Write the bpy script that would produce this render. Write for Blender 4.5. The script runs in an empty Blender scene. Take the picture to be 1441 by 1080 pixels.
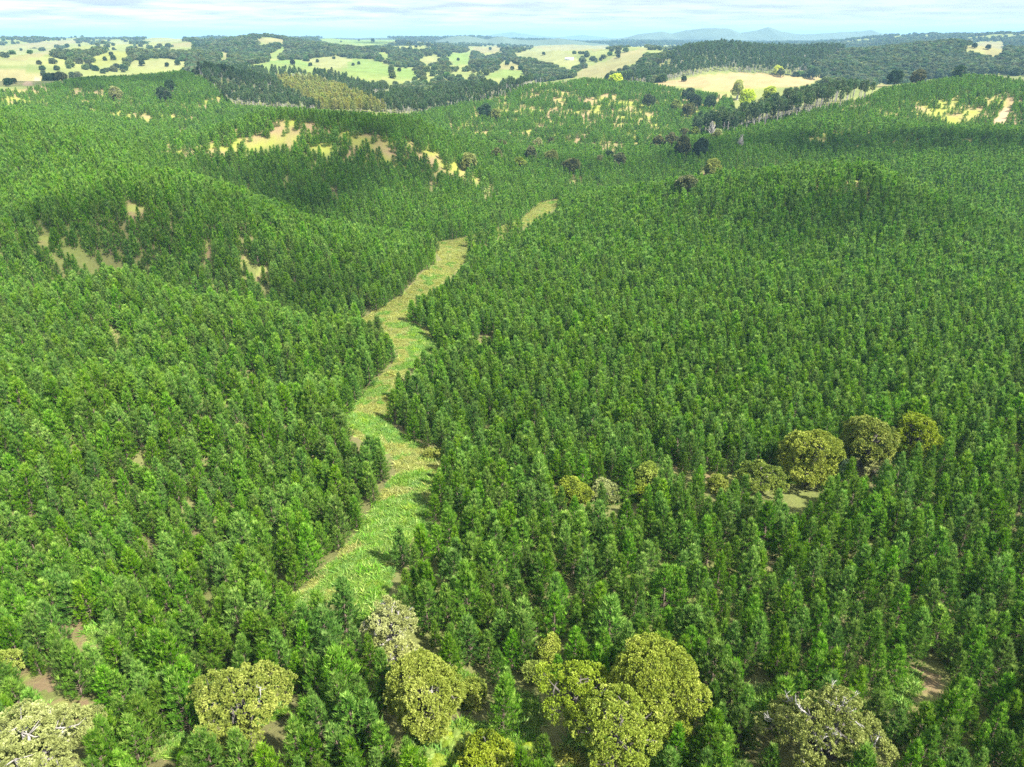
import bpy, math, random
import numpy as np
from mathutils import Vector

rng = np.random.default_rng(7)
random.seed(7)
R = math.radians
S = bpy.context.scene
COL = S.collection

# ------------------------------------------------------------------ camera model
CAMZ = 70.0
PITCH = R(26.0)
FOC = 1000.0            # focal length in photograph pixels (1441 wide)
CP, SP = math.cos(PITCH), math.sin(PITCH)


def ray(px, py):
    u = (px - 720.5) / FOC
    v = (540.0 - py) / FOC
    return np.array([u, CP + v * SP, -SP + v * CP])


def project(x, y, z):
    dz = z - CAMZ
    depth = y * CP - dz * SP
    up = y * SP + dz * CP
    depth = np.where(depth < 1.0, 1.0, depth)
    return 720.5 + FOC * x / depth, 540.0 - FOC * up / depth


# ------------------------------------------------------------------ noise
def _hash(ix, iy, seed):
    h = (ix.astype(np.int64) * 374761393 + iy.astype(np.int64) * 668265263 + seed * 974711) & 0x7FFFFFFF
    h = ((h ^ (h >> 13)) * 1274126177) & 0x7FFFFFFF
    h = h ^ (h >> 16)
    return (h & 0xFFFF) / 65535.0


def vnoise(x, y, seed=0):
    x = np.asarray(x, float); y = np.asarray(y, float)
    ix = np.floor(x); iy = np.floor(y)
    fx = x - ix; fy = y - iy
    fx = fx * fx * (3 - 2 * fx); fy = fy * fy * (3 - 2 * fy)
    a = _hash(ix, iy, seed); b = _hash(ix + 1, iy, seed)
    c = _hash(ix, iy + 1, seed); d = _hash(ix + 1, iy + 1, seed)
    return (a + (b - a) * fx) * (1 - fy) + (c + (d - c) * fx) * fy


def fbm(x, y, scale, seed=0, octv=3):
    s = 0.0; amp = 1.0; tot = 0.0
    for o in range(octv):
        s = s + amp * vnoise(x / scale * 2 ** o + 17.3 * o, y / scale * 2 ** o - 9.1 * o, seed + o)
        tot += amp; amp *= 0.5
    return s / tot


# ------------------------------------------------------------------ terrain
# (pixel x, pixel y, forward distance, height of canopy standing on the ground there)
CTRL = [
    # gully floor
    (520, 880, 70, 0), (540, 760, 92, 0), (585, 660, 120, 0), (525, 600, 143, 0), (545, 540, 170, 0),
    (590, 480, 205, 0), (545, 450, 227, 0), (600, 410, 262, 0), (635, 350, 335, 0), (725, 320, 385, 0),
    (775, 285, 460, 0), (825, 255, 545, 0), (860, 215, 680, 0),
    # nearest ground
    (0, 1080, 43, 7), (360, 1080, 43, 7), (720, 1080, 43.5, 7), (1080, 1080, 43, 7), (1441, 1080, 43, 7),
    (0, 1000, 50, 7), (100, 850, 68, 8), (300, 850, 68, 8), (250, 700, 98, 8), (400, 620, 120, 8),
    (0, 700, 99, 8), (700, 900, 61, 8), (1000, 900, 61, 8), (1300, 900, 61, 8), (800, 740, 86, 8),
    (1100, 740, 86, 8), (1350, 740, 86, 8), (1441, 850, 67, 8),
    # side gully on the right
    (640, 745, 95, 0), (700, 705, 106, 0), (800, 690, 110, 0), (920, 680, 112, 0), (1070, 690, 110, 0),
    (1150, 670, 115, 0), (1290, 640, 122, 0), (1441, 630, 125, 0),
    # spur A crest, the dip behind it
    (0, 543, 140, 3), (150, 546, 141, 3), (300, 548, 141, 3), (440, 545, 143, 7),
    (300, 546, 172, 0), (160, 470, 200, 0), (60, 455, 206, 0),
    # spur B crest
    (0, 348, 250, 2.5), (180, 398, 225, 2.5), (330, 438, 205, 3), (500, 480, 185, 7),
    # spur C
    (0, 150, 480, 7), (130, 185, 440, 7), (230, 240, 400, 7), (330, 270, 370, 7), (400, 300, 345, 7),
    (500, 320, 330, 7), (620, 362, 290, 7), (100, 250, 340, 7), (0, 250, 350, 7), (150, 330, 270, 7),
    (300, 350, 265, 7), (450, 380, 255, 7), (0, 300, 290, 7),
    # hill D
    (210, 195, 560, 4), (380, 163, 560, 2), (480, 161, 570, 2), (560, 167, 570, 3), (640, 195, 560, 5),
    (680, 235, 520, 5), (300, 250, 450, 5), (450, 270, 420, 5), (600, 320, 370, 5), (520, 230, 470, 5),
    (700, 290, 430, 5),
    # hill E
    (100, 150, 720, 4), (250, 150, 760, 4), (60, 125, 800, 4), (200, 110, 950, 4), (290, 100, 1000, 4),
    (400, 150, 900, 0), (500, 150, 900, 0), (380, 125, 1080, 0), (500, 135, 1050, 0), (40, 108, 1000, 0),
    (0, 118, 900, 0),
    # hill F
    (620, 165, 800, 4), (680, 140, 950, 4), (740, 120, 1000, 4), (800, 113, 1020, 4), (870, 117, 1020, 4),
    (950, 122, 1000, 4), (1030, 135, 950, 4), (700, 185, 750, 4), (850, 185, 740, 4), (800, 150, 880, 4),
    (950, 170, 800, 4), (600, 190, 700, 4), (1000, 185, 720, 4),
    # hill G
    (1020, 198, 640, 0), (1120, 170, 680, 0), (1225, 147, 720, 0), (1300, 130, 760, 5), (1380, 107, 850, 5),
    (1441, 115, 820, 5), (1300, 180, 600, 5), (1400, 180, 600, 5), (1200, 190, 580, 5), (1050, 215, 540, 5),
    (1441, 230, 500, 5), (1250, 220, 520, 5),
    # hill H
    (900, 262, 430, 7), (1000, 248, 410, 5), (1130, 237, 390, 4), (1230, 244, 375, 4), (1400, 300, 350, 7),
    (1350, 250, 450, 6), (1441, 275, 430, 6), (700, 370, 288, 7), (800, 330, 335, 7), (900, 350, 300, 7),
    (1050, 290, 350, 7), (1200, 330, 310, 7), (1350, 350, 290, 7), (1200, 450, 205, 7), (1400, 450, 205, 7),
    (900, 450, 205, 7), (700, 450, 205, 7), (800, 560, 148, 7), (650, 540, 157, 7), (1000, 560, 148, 7),
    (1250, 520, 163, 7), (1441, 520, 163, 7),
    # farmland
    (600, 110, 1500, 0), (550, 125, 1250, 0), (700, 105, 1600, 0), (640, 130, 1150, 0), (850, 100, 1700, 0),
    (920, 75, 2300, 0), (820, 75, 3000, 0), (750, 70, 3500, 0), (600, 75, 2800, 0), (500, 90, 1900, 0),
    (540, 75, 2600, 0), (450, 75, 2200, 0), (370, 49, 2600, 0), (340, 53, 2550, 0), (400, 54, 2600, 0), (300, 75, 2000, 0), (300, 62, 2500, 0),
    (200, 85, 1700, 0), (250, 95, 1500, 0), (420, 64, 2500, 0), (480, 66, 2700, 0), (100, 90, 1700, 0),
    (150, 68, 3000, 0), (50, 75, 2600, 0), (50, 98, 1400, 0), (10, 62, 3500, 0), (110, 58, 5000, 0),
    (230, 58, 4500, 0), (520, 59, 4500, 0), (440, 59, 4800, 0), (350, 92, 1600, 0), (420, 100, 1450, 0),
    (715, 88, 1750, 0), (650, 92, 1900, 0),
    # hill K with tall forest, beige hill L, ridge M
    (1010, 60, 1700, 20), (900, 82, 1500, 10), (1000, 100, 1320, 18), (1100, 64, 1700, 18),
    (1000, 107, 1150, 0), (1070, 107, 1120, 0), (1130, 112, 1050, 0), (940, 119, 1060, 0), (1040, 124, 1000, 0),
    (1200, 62, 1800, 14), (1300, 63, 1800, 14), (1400, 66, 1700, 12), (1200, 90, 1400, 14), (1350, 95, 1300, 14),
    (1441, 85, 1400, 14),
    (630, 54, 6500, 0), (690, 55, 6500, 0), (740, 57, 6500, 0), (790, 60, 6000, 0), (1310, 52, 4200, 0), (1390, 53, 4200, 0), (1441, 51, 4200, 0),
]
# (pixel x, forward distance, ground height) : hidden dips behind crests and far plain
DIPS = [
    (100, 266, -19), (250, 245, -24), (400, 226, -22), (300, 415, -28), (450, 372, -29), (130, 510, -4), (400, 650, -20),
    (1000, 480, -30), (1150, 470, -29), (1300, 425, -28), (200, 160, -21), (330, 158, -20), (60, 165, -21), (560, 640, -18), (1300, 690, -4), (1000, 1230, 2), (1300, 1000, -2), (1441, 1050, -2),
    (800, 1200, -8), (1100, 850, 2), (150, 1150, 5), (0, 1200, 8), (380, 3300, 30), (1050, 2300, 10), (1300, 2500, 15),
    (0, 9000, 20), (300, 9000, 15), (600, 9000, 10), (900, 9000, 10), (1200, 9000, 15), (1441, 9000, 20),
    (0, 24000, 5), (720, 24000, 5), (1441, 24000, 5), (640, 4600, 14), (900, 4500, 12), (1100, 4500, 12),
    (400, 20, 3), (720, 20, 3), (1100, 20, 3),
]


def _ctrl_xyz():
    P = []
    for px, py, Y, h in CTRL:
        d = ray(px, py); t = Y / d[1]
        P.append((t * d[0], Y, CAMZ + t * d[2] - h))
    for px, Y, z in DIPS:
        P.append(((px - 720.5) / FOC * Y * 0.93, Y, z))
    return np.array(P)


def _warp(x, y):
    r = np.sqrt(x * x + y * y)
    th = np.arctan2(x, y)
    th = np.clip(th, -0.85, 0.85)
    return th, np.log(np.clip(r, 25, 26000))


def _tps_kernel(d2):
    return np.where(d2 > 1e-12, 0.5 * d2 * np.log(np.maximum(d2, 1e-12)), 0.0)


_P = _ctrl_xyz()
_T, _L = _warp(_P[:, 0], _P[:, 1])
_n = len(_P)
_K = _tps_kernel((_T[:, None] - _T[None]) ** 2 + (_L[:, None] - _L[None]) ** 2) + np.eye(_n) * 5e-5
_A = np.zeros((_n + 3, _n + 3)); _A[:_n, :_n] = _K
_A[:_n, _n] = 1; _A[:_n, _n + 1] = _T; _A[:_n, _n + 2] = _L
_A[_n:, :_n] = _A[:_n, _n:].T
_W = np.linalg.solve(_A, np.concatenate([_P[:, 2], np.zeros(3)]))


def terrain(x, y):
    x = np.atleast_1d(np.asarray(x, float)); y = np.atleast_1d(np.asarray(y, float))
    out = np.empty(x.shape)
    xf, yf, of = x.ravel(), y.ravel(), out.ravel()
    for i in range(0, len(xf), 20000):
        a, b = xf[i:i + 20000], yf[i:i + 20000]
        t, l = _warp(a, b)
        k = _tps_kernel((t[:, None] - _T[None]) ** 2 + (l[:, None] - _L[None]) ** 2)
        z = k @ _W[:_n] + _W[_n] + _W[_n + 1] * t + _W[_n + 2] * l
        r = np.exp(l)
        near = np.clip((r - 30) / 150, 0.25, 1)
        z = z + near * ((fbm(a, b, 45, 3, 3) - .5) * 3.0 + (fbm(a, b, 12, 8, 2) - .5) * 1.0)
        far = np.clip((r - 1050) / 500, 0, 1) * np.clip(1.4 - r / 9000, 0.25, 1)
        z = z + far * ((fbm(a, b, 330, 21, 3) - .5) * 60)
        of[i:i + 20000] = z
    return of.reshape(x.shape)


_ts = np.geomspace(25, 20000, 900)


def hit(px, py):
    d = ray(px, py)
    t = _ts / math.hypot(d[0], d[1])
    x, y, z = t * d[0], t * d[1], CAMZ + t * d[2]
    g = terrain(x, y)
    below = np.nonzero(z < g)[0]
    if len(below) == 0 or below[0] == 0:
        return None
    i = below[0]
    a, b = z[i - 1] - g[i - 1], g[i] - z[i]
    f = a / (a + b + 1e-9)
    X, Y = x[i - 1] + f * (x[i] - x[i - 1]), y[i - 1] + f * (y[i] - y[i - 1])
    return X, Y, float(terrain(X, Y)[0])


def inpoly(px, py, poly):
    px = np.asarray(px, float); py = np.asarray(py, float)
    r = np.zeros(px.shape, bool)
    n = len(poly)
    for i in range(n):
        x1, y1 = poly[i]; x2, y2 = poly[(i + 1) % n]
        if y1 == y2:
            continue
        c = ((y1 > py) != (y2 > py)) & (px < (x2 - x1) * (py - y1) / (y2 - y1) + x1)
        r ^= c
    return r


def inell(px, py, e):
    return ((px - e[0]) / e[2]) ** 2 + ((py - e[1]) / e[3]) ** 2 < 1


# ------------------------------------------------------------------ land cover outlines (read off the photograph, laid on the terrain)
GULLY = [(392, 852), (430, 828), (458, 803), (483, 776), (505, 750), (525, 715), (540, 690), (560, 665), (552, 640),
         (510, 620), (485, 605), (498, 570), (520, 545), (548, 520), (563, 500), (552, 485), (530, 468), (503, 452),
         (530, 438), (565, 418), (595, 385), (622, 366), (608, 343), (640, 338), (690, 327), (735, 308), (760, 286),
         (792, 280), (783, 292), (745, 317), (700, 334), (657, 347), (657, 364), (637, 387), (602, 412), (582, 432),
         (577, 455), (602, 465), (624, 490), (602, 507), (572, 522), (557, 547), (547, 577), (552, 602), (572, 617),
         (600, 630), (627, 640), (612, 680), (602, 712), (592, 747), (567, 772), (552, 802), (545, 840), (530, 868),
         (505, 884), (482, 852), (445, 842), (408, 862)]
CLEAR = [(160, 468, 14, 7), (52, 458, 14, 6), (305, 546, 24, 8), (352, 545, 9, 9), (385, 762, 16, 24), (190, 296, 12, 8),
         (350, 370, 12, 6), (292, 358, 7, 17), (345, 322, 12, 6), (370, 385, 11, 8), (318, 340, 6, 5), (60, 955, 38, 14),
         (115, 890, 26, 22), (250, 1050, 42, 15), (100, 997, 30, 12), (1290, 975, 36, 28), (1080, 985, 26, 15),
         (655, 972, 16, 20), (735, 1012, 20, 30), (1255, 637, 28, 14), (930, 662, 34, 7), (1010, 674, 35, 6),
         (605, 745, 16, 7), (1255, 475, 8, 12), (465, 360, 4, 9), (600, 1062, 20, 28), (1350, 857, 14, 8),
         (1425, 632, 14, 8), (205, 940, 12, 12), (340, 1000, 50, 14), (850, 700, 60, 8), (1130, 665, 60, 12), (655, 1052, 60, 26),
         (560, 462, 30, 10), (95, 270, 7, 4), (60, 338, 6, 8), (470, 265, 6, 5), (610, 260, 10, 4), (690, 268, 12, 5),
         (862, 208, 16, 8), (810, 252, 10, 4), (845, 257, 8, 3), (1000, 240, 14, 5), (990, 297, 12, 3), (1020, 296, 6, 3), (1150, 262, 5, 10), (1200, 258, 12, 5)]
SPARSE = [
    ([(200, 208), (240, 190), (330, 168), (400, 160), (480, 175), (560, 185), (640, 215), (700, 262), (650, 252), (560, 232),
      (480, 222), (400, 205), (330, 215), (290, 222), (230, 215)], 0.27),
    ([(0, 125), (20, 120), (80, 112), (150, 122), (240, 118), (340, 138), (310, 165), (200, 172), (100, 155), (0, 150)], 0.32),
    ([(640, 200), (620, 165), (700, 120), (800, 110), (1040, 130), (1000, 180), (900, 205)], 0.42),
    ([(1100, 190), (1250, 146), (1441, 105), (1441, 205), (1250, 215)], 0.52),
]
PAST = [  # outline, colour key
    ([(-40, 97), (35, 101), (64, 105), (60, 113), (40, 119), (-40, 122)], 'straw'),
    ([(88, 70), (100, 64), (118, 60), (138, 66), (125, 70)], 'lime'),
    ([(127, 83), (150, 74), (187, 71), (178, 80), (160, 88), (135, 95)], 'lime'),
    ([(178, 88), (225, 82), (272, 89), (240, 97), (205, 98)], 'olive'),
    ([(-40, 68), (55, 60), (100, 56), (112, 60), (60, 68), (-40, 74)], 'straw'),
    ([(18, 74), (30, 65), (41, 70), (34, 78), (20, 80)], 'olive'),
    ([(5, 85), (60, 73), (80, 66), (72, 77), (35, 85)], 'straw'),
    ([(200, 58), (210, 52), (240, 50), (264, 57), (230, 63)], 'olive'),
    ([(234, 68), (250, 61), (273, 60), (268, 66)], 'straw'),
    ([(155, 63), (165, 59), (186, 60), (178, 65)], 'olive'),
    ([(-40, 84), (60, 84), (65, 90), (-40, 92)], 'olive'),
    ([(325, 98), (350, 92), (385, 86), (427, 84), (447, 103), (440, 113), (420, 107), (350, 103)], 'green'),
    ([(470, 106), (490, 94), (492, 83), (520, 83), (552, 93), (547, 109), (520, 113), (490, 110)], 'green'),
    ([(445, 55), (480, 50), (520, 49), (560, 56), (540, 65), (500, 66), (460, 61)], 'green'),
    ([(358, 56), (380, 53), (397, 56), (402, 61), (365, 61)], 'straw'),
    ([(375, 80), (400, 65), (402, 72), (385, 84)], 'green'),
    ([(308, 77), (318, 73), (325, 78), (312, 87)], 'straw'),
    ([(530, 71), (550, 78), (540, 85)], 'green'),
    ([(430, 84), (470, 79), (500, 84), (480, 96), (450, 96)], 'olive'),
    ([(500, 133), (550, 135), (549, 147), (525, 143)], 'straw'),
    ([(553, 94), (584, 98), (582, 113), (556, 113)], 'green'),
    ([(695, 95), (712, 86), (726, 90), (737, 98), (715, 98)], 'straw'),
    ([(672, 113), (700, 101), (715, 97), (739, 100), (737, 111), (715, 113)], 'green'),
    ([(690, 122), (710, 121), (707, 131), (694, 131)], 'straw'),
    ([(711, 124), (730, 116), (754, 114), (745, 121), (725, 126)], 'lime'),
    ([(622, 78), (665, 73), (662, 91), (640, 93)], 'green'),
    ([(655, 67), (700, 65), (708, 75), (680, 77)], 'straw'),
    ([(716, 79), (750, 69), (792, 64), (802, 75), (817, 86), (802, 99), (780, 91), (750, 82)], 'olive'),
    ([(740, 66), (790, 62), (860, 64), (850, 70), (790, 72)], 'straw'),
    ([(585, 84), (615, 78), (622, 86), (600, 92)], 'olive'),
    ([(806, 104), (830, 93), (860, 84), (880, 74), (907, 67), (910, 78), (890, 91), (870, 98), (850, 106), (840, 113), (812, 111)], 'straw'),
    ([(868, 112), (908, 99), (926, 93), (942, 90), (944, 101), (930, 104), (900, 107)], 'straw'),
    ([(915, 120), (960, 110), (1010, 102), (1070, 104), (1130, 109), (1165, 105), (1140, 121), (1050, 124), (1035, 128), (1010, 130), (980, 124), (950, 122)], 'gold'),
    ([(1352, 68), (1380, 59), (1412, 59), (1416, 71), (1400, 81), (1375, 74)], 'straw'),
    ([(1230, 120), (1245, 117), (1260, 124), (1240, 129)], 'straw'),
]
PCOL = {'straw': (.195, .175, .075), 'lime': (.18, .195, .05), 'olive': (.19, .195, .075), 'green': (.13, .19, .045), 'gold': (.29, .215, .10)}
PLINE = [(-100, 128), (30, 124), (100, 112), (250, 98), (300, 112), (330, 148), (560, 163), (600, 156), (650, 138), (740, 118),
         (830, 110), (900, 116), (1030, 134), (1040, 178), (1225, 134), (1240, 124), (1380, 103), (1441, 108), (1600, 112)]
_plx = np.array([p[0] for p in PLINE]); _ply = np.array([p[1] for p in PLINE])
TRACKS = [([(38, 121), (48, 113), (62, 108), (92, 106)], 4.0), ([(1040, 193), (1090, 180), (1150, 166), (1228, 146)], 3.0),
          ([(1418, 152), (1411, 165), (1404, 180)], 4.5), ([(215, 200), (262, 184), (292, 180)], 4.0)]


def seg_dist(x, y, pts):
    best = np.full(np.shape(x), 1e9)
    for (x1, y1), (x2, y2) in zip(pts[:-1], pts[1:]):
        dx, dy = x2 - x1, y2 - y1
        t = np.clip(((x - x1) * dx + (y - y1) * dy) / (dx * dx + dy * dy + 1e-9), 0, 1)
        best = np.minimum(best, np.hypot(x - x1 - t * dx, y - y1 - t * dy))
    return best


TRK = []
for pts, w in TRACKS:
    q = [hit(*p) for p in pts]
    TRK.append(([(a[0], a[1]) for a in q if a], w))


def track_mask(x, y):
    m = np.zeros(np.shape(x), bool)
    for pts, w in TRK:
        if len(pts) > 1:
            m |= seg_dist(x, y, pts) < w
    return m


def pasture_index(px, py):
    idx = np.full(px.shape, -1)
    for i, (poly, k) in enumerate(PAST):
        idx[inpoly(px, py, poly)] = i
    return idx


# ------------------------------------------------------------------ mesh helpers
def mesh_from(name, V, T, mats, mi=None, tone=None, smooth=None, extra=None):
    """V (n,3), T (m,3) triangles."""
    me = bpy.data.meshes.new(name)
    V = np.asarray(V, np.float32); T = np.asarray(T, np.int32)
    me.vertices.add(len(V)); me.vertices.foreach_set('co', V.ravel())
    if len(T):
        me.loops.add(T.size); me.loops.foreach_set('vertex_index', T.ravel())
        me.polygons.add(len(T))
        me.polygons.foreach_set('loop_start', np.arange(0, T.size, 3, dtype=np.int32))
        if mi is not None:
            me.polygons.foreach_set('material_index', np.asarray(mi, np.int32))
        if smooth is not None:
            me.polygons.foreach_set('use_smooth', np.broadcast_to(np.asarray(smooth, bool), (len(T),)).copy())
    for m in mats:
        me.materials.append(m)
    if tone is not None:
        a = me.attributes.new('tone', 'FLOAT', 'POINT'); a.data.foreach_set('value', np.asarray(tone, np.float32))
    for k, (typ, arr) in (extra or {}).items():
        a = me.attributes.new(k, typ, 'POINT')
        fld = {'INT': 'value', 'FLOAT': 'value', 'FLOAT_VECTOR': 'vector', 'FLOAT_COLOR': 'color'}[typ]
        a.data.foreach_set(fld, np.asarray(arr, np.int32 if typ == 'INT' else np.float32).ravel())
    me.update(calc_edges=True)
    return me


def link(name, me, parent=None):
    o = bpy.data.objects.new(name, me); COL.objects.link(o)
    if parent is not None:
        o.parent = parent
    return o


def tag(o, label=None, cat=None, group=None, kind=None):
    if label: o['label'] = label
    if cat: o['category'] = cat
    if group: o['group'] = group
    if kind: o['kind'] = kind
    return o


class Geo:
    """collects triangles with a tone per vertex and a material index per face"""
    def __init__(s):
        s.V, s.T, s.t, s.m, s.n = [], [], [], [], 0

    def add(s, V, T, tone=0.5, mi=0):
        V = np.asarray(V, float).reshape(-1, 3); T = np.asarray(T, int).reshape(-1, 3)
        s.V.append(V); s.T.append(T + s.n)
        s.t.append(np.broadcast_to(np.asarray(tone, float), (len(V),)).copy())
        s.m.append(np.full(len(T), mi)); s.n += len(V)

    def arr(s):
        return np.concatenate(s.V), np.concatenate(s.T), np.concatenate(s.t), np.concatenate(s.m)

    def mesh(s, name, mats, smooth=None):
        V, T, t, m = s.arr()
        return mesh_from(name, V, T, mats, m, t, smooth)


def nrm(a):
    return a / (np.linalg.norm(a, axis=-1, keepdims=True) + 1e-9)


def tube(g, pts, rad, sides=6, mi=0, tone=.5):
    pts = np.asarray(pts, float); n = len(pts)
    rad = np.broadcast_to(np.asarray(rad, float), (n,))
    d = nrm(np.gradient(pts, axis=0))
    ref = np.where(np.abs(d[:, 2:3]) > .9, np.array([[1., 0, 0]]), np.array([[0, 0, 1.]]))
    a = nrm(np.cross(d, ref)); b = np.cross(d, a)
    ang = np.arange(sides) / sides * 2 * math.pi
    V = pts[:, None] + rad[:, None, None] * (np.cos(ang)[None, :, None] * a[:, None] + np.sin(ang)[None, :, None] * b[:, None])
    T = []
    for i in range(n - 1):
        for k in range(sides):
            p, q = i * sides + k, i * sides + (k + 1) % sides
            T += [(p, q, q + sides), (p, q + sides, p + sides)]
    c = n * sides
    V = np.concatenate([V.reshape(-1, 3), pts[-1:]])
    for k in range(sides):
        T.append(((n - 1) * sides + k, (n - 1) * sides + (k + 1) % sides, c))
    g.add(V, T, tone, mi)


def tufts(g, P, A, tone, blades, length, width, spread, r, mi=0, leaf=False):
    """P (n,3) positions, A (n,3) axes: a spray of narrow blades at each position"""
    n = len(P)
    P = np.repeat(P, blades, 0); A = np.repeat(nrm(A), blades, 0)
    rv = nrm(r.normal(size=(n * blades, 3)))
    side = nrm(np.cross(A, rv))
    th = spread * np.sqrt(r.random((n * blades, 1)))
    d = nrm(A * np.cos(th) + side * np.sin(th))
    L = length * (0.65 + .7 * r.random((n * blades, 1)))
    w = width * (0.7 + .6 * r.random((n * blades, 1)))
    s = nrm(np.cross(d, nrm(r.normal(size=(n * blades, 3)))))
    tn = np.repeat(np.asarray(tone), blades) + r.normal(0, .05, n * blades)
    m = n * blades
    if leaf:
        V = np.stack([P, P + d * L * .55 + s * w * .5, P + d * L, P + d * L * .55 - s * w * .5], 1).reshape(-1, 3)
        i = np.arange(m)[:, None] * 4
        T = np.concatenate([i + [[0, 1, 2]], i + [[0, 2, 3]]])
        g.add(V, T, np.repeat(np.clip(tn, 0, 1), 4), mi)
    else:
        V = np.stack([P + s * w * .5, P - s * w * .5, P + d * L], 1).reshape(-1, 3)
        T = np.arange(m * 3).reshape(-1, 3)
        g.add(V, T, np.repeat(np.clip(tn, 0, 1), 3), mi)


# ------------------------------------------------------------------ materials
def new_mat(name):
    m = bpy.data.materials.new(name); m.use_nodes = True
    nt = m.node_tree
    for n in list(nt.nodes): nt.nodes.remove(n)
    out = nt.nodes.new('ShaderNodeOutputMaterial')
    return m, nt, out


def N(nt, typ, **kw):
    n = nt.nodes.new(typ)
    for k, v in kw.items():
        setattr(n, k, v)
    return n


def leaf_mat(name, dark, mid, light, transl=.3, hue=.03, val=.25, sat=.12):
    m, nt, out = new_mat(name)
    at = N(nt, 'ShaderNodeAttribute', attribute_name='tone')
    cr = N(nt, 'ShaderNodeValToRGB')
    e = cr.color_ramp.elements
    e[0].position = .15; e[0].color = (*dark, 1)
    e[1].position = .9; e[1].color = (*light, 1)
    c = e.new(.5); c.color = (*mid, 1)
    nt.links.new(at.outputs['Fac'], cr.inputs[0])
    oi = N(nt, 'ShaderNodeObjectInfo')
    hs = N(nt, 'ShaderNodeHueSaturation')
    def rnd(mul, off):
        a = N(nt, 'ShaderNodeMath', operation='MULTIPLY'); a.inputs[1].default_value = mul
        b = N(nt, 'ShaderNodeMath', operation='FRACT')
        c_ = N(nt, 'ShaderNodeMath', operation='SUBTRACT'); c_.inputs[1].default_value = .5
        nt.links.new(oi.outputs['Random'], a.inputs[0]); nt.links.new(a.outputs[0], b.inputs[0]); nt.links.new(b.outputs[0], c_.inputs[0])
        d = N(nt, 'ShaderNodeMath', operation='MULTIPLY_ADD'); d.inputs[1].default_value = off[0] * 2; d.inputs[2].default_value = off[1]
        nt.links.new(c_.outputs[0], d.inputs[0]); return d.outputs[0]
    nt.links.new(rnd(1.0, (hue, .5)), hs.inputs['Hue'])
    nt.links.new(rnd(7.31, (sat, 1.0)), hs.inputs['Saturation'])
    nt.links.new(rnd(13.7, (val, 1.0)), hs.inputs['Value'])
    nt.links.new(cr.outputs[0], hs.inputs['Color'])
    pb = N(nt, 'ShaderNodeBsdfPrincipled')
    pb.inputs['Roughness'].default_value = .55
    pb.inputs['Specular IOR Level'].default_value = .25
    nt.links.new(hs.outputs[0], pb.inputs['Base Color'])
    tr = N(nt, 'ShaderNodeBsdfTranslucent')
    nt.links.new(hs.outputs[0], tr.inputs['Color'])
    mx = N(nt, 'ShaderNodeMixShader'); mx.inputs[0].default_value = transl
    nt.links.new(pb.outputs[0], mx.inputs[1]); nt.links.new(tr.outputs[0], mx.inputs[2])
    nt.links.new(mx.outputs[0], out.inputs[0])
    return m


def bark_mat(name, a, b, scale=6):
    m, nt, out = new_mat(name)
    tc = N(nt, 'ShaderNodeTexCoord')
    no = N(nt, 'ShaderNodeTexNoise'); no.inputs['Scale'].default_value = scale; no.inputs['Detail'].default_value = 5
    mp = N(nt, 'ShaderNodeMapping'); mp.inputs['Scale'].default_value = (1, 1, .25)
    nt.links.new(tc.outputs['Object'], mp.inputs[0]); nt.links.new(mp.outputs[0], no.inputs[0])
    mx = N(nt, 'ShaderNodeMix', data_type='RGBA')
    mx.inputs[6].default_value = (*a, 1); mx.inputs[7].default_value = (*b, 1)
    nt.links.new(no.outputs[0], mx.inputs[0])
    pb = N(nt, 'ShaderNodeBsdfPrincipled'); pb.inputs['Roughness'].default_value = .9
    nt.links.new(mx.outputs[2], pb.inputs['Base Color'])
    bp = N(nt, 'ShaderNodeBump'); bp.inputs['Strength'].default_value = .5
    nt.links.new(no.outputs[0], bp.inputs['Height']); nt.links.new(bp.outputs[0], pb.inputs['Normal'])
    nt.links.new(pb.outputs[0], out.inputs[0])
    return m


M_NEEDLE = leaf_mat('pine_needles', (.050, .132, .010), (.115, .255, .020), (.29, .43, .075), .45, .010, .26, .08)
M_BARK = bark_mat('pine_bark', (.10, .07, .05), (.20, .15, .11))
M_DARKBARK = bark_mat('brown_grey_bark', (.055, .047, .038), (.11, .097, .08))
M_GREYBARK = bark_mat('grey_bark', (.16, .145, .13), (.34, .315, .285))
M_WHITEBARK = bark_mat('bleached_branch', (.17, .16, .145), (.33, .31, .285))
M_TOTARA = leaf_mat('totara_leaves', (.08, .12, .012), (.215, .275, .026), (.40, .44, .085), .3, .008, .10, .08)
M_PALE = leaf_mat('pale_grey_green_leaves', (.13, .15, .045), (.28, .305, .09), (.46, .475, .22), .3, .008, .10, .08)
M_DARKLEAF = leaf_mat('dark_leaves', (.018, .04, .014), (.045, .085, .028), (.12, .16, .06), .2, .03, .3, .15)
M_OLIVE = leaf_mat('olive_leaves', (.04, .06, .02), (.12, .14, .045), (.30, .28, .11), .2, .02, .2, .1)
M_LIME = leaf_mat('lime_leaves', (.28, .38, .03), (.52, .62, .06), (.70, .74, .14), .3, .02, .1, .1)
M_FERN = leaf_mat('fern_fronds', (.09, .15, .015), (.22, .29, .035), (.36, .41, .08), .3, .02, .1, .1)
M_TALL = leaf_mat('tall_pine_needles', (.04, .08, .026), (.085, .145, .045), (.18, .235, .085), .35, .02, .25, .15)
M_YTALL = leaf_mat('yellow_green_needles', (.13, .165, .03), (.26, .285, .055), (.40, .39, .11), .3, .025, .25, .1)
M_FAR = leaf_mat('far_bush_leaves', (.052, .086, .026), (.115, .165, .055), (.23, .27, .105), .35, .04, .35, .2)
M_GREEN = leaf_mat('green_grass_blades', (.06, .15, .015), (.14, .27, .03), (.30, .38, .09), .3, .02, .2, .1)
M_DRY = leaf_mat('dry_grass_blades', (.15, .17, .035), (.26, .285, .065), (.38, .39, .12), .3, .02, .2, .1)


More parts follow.
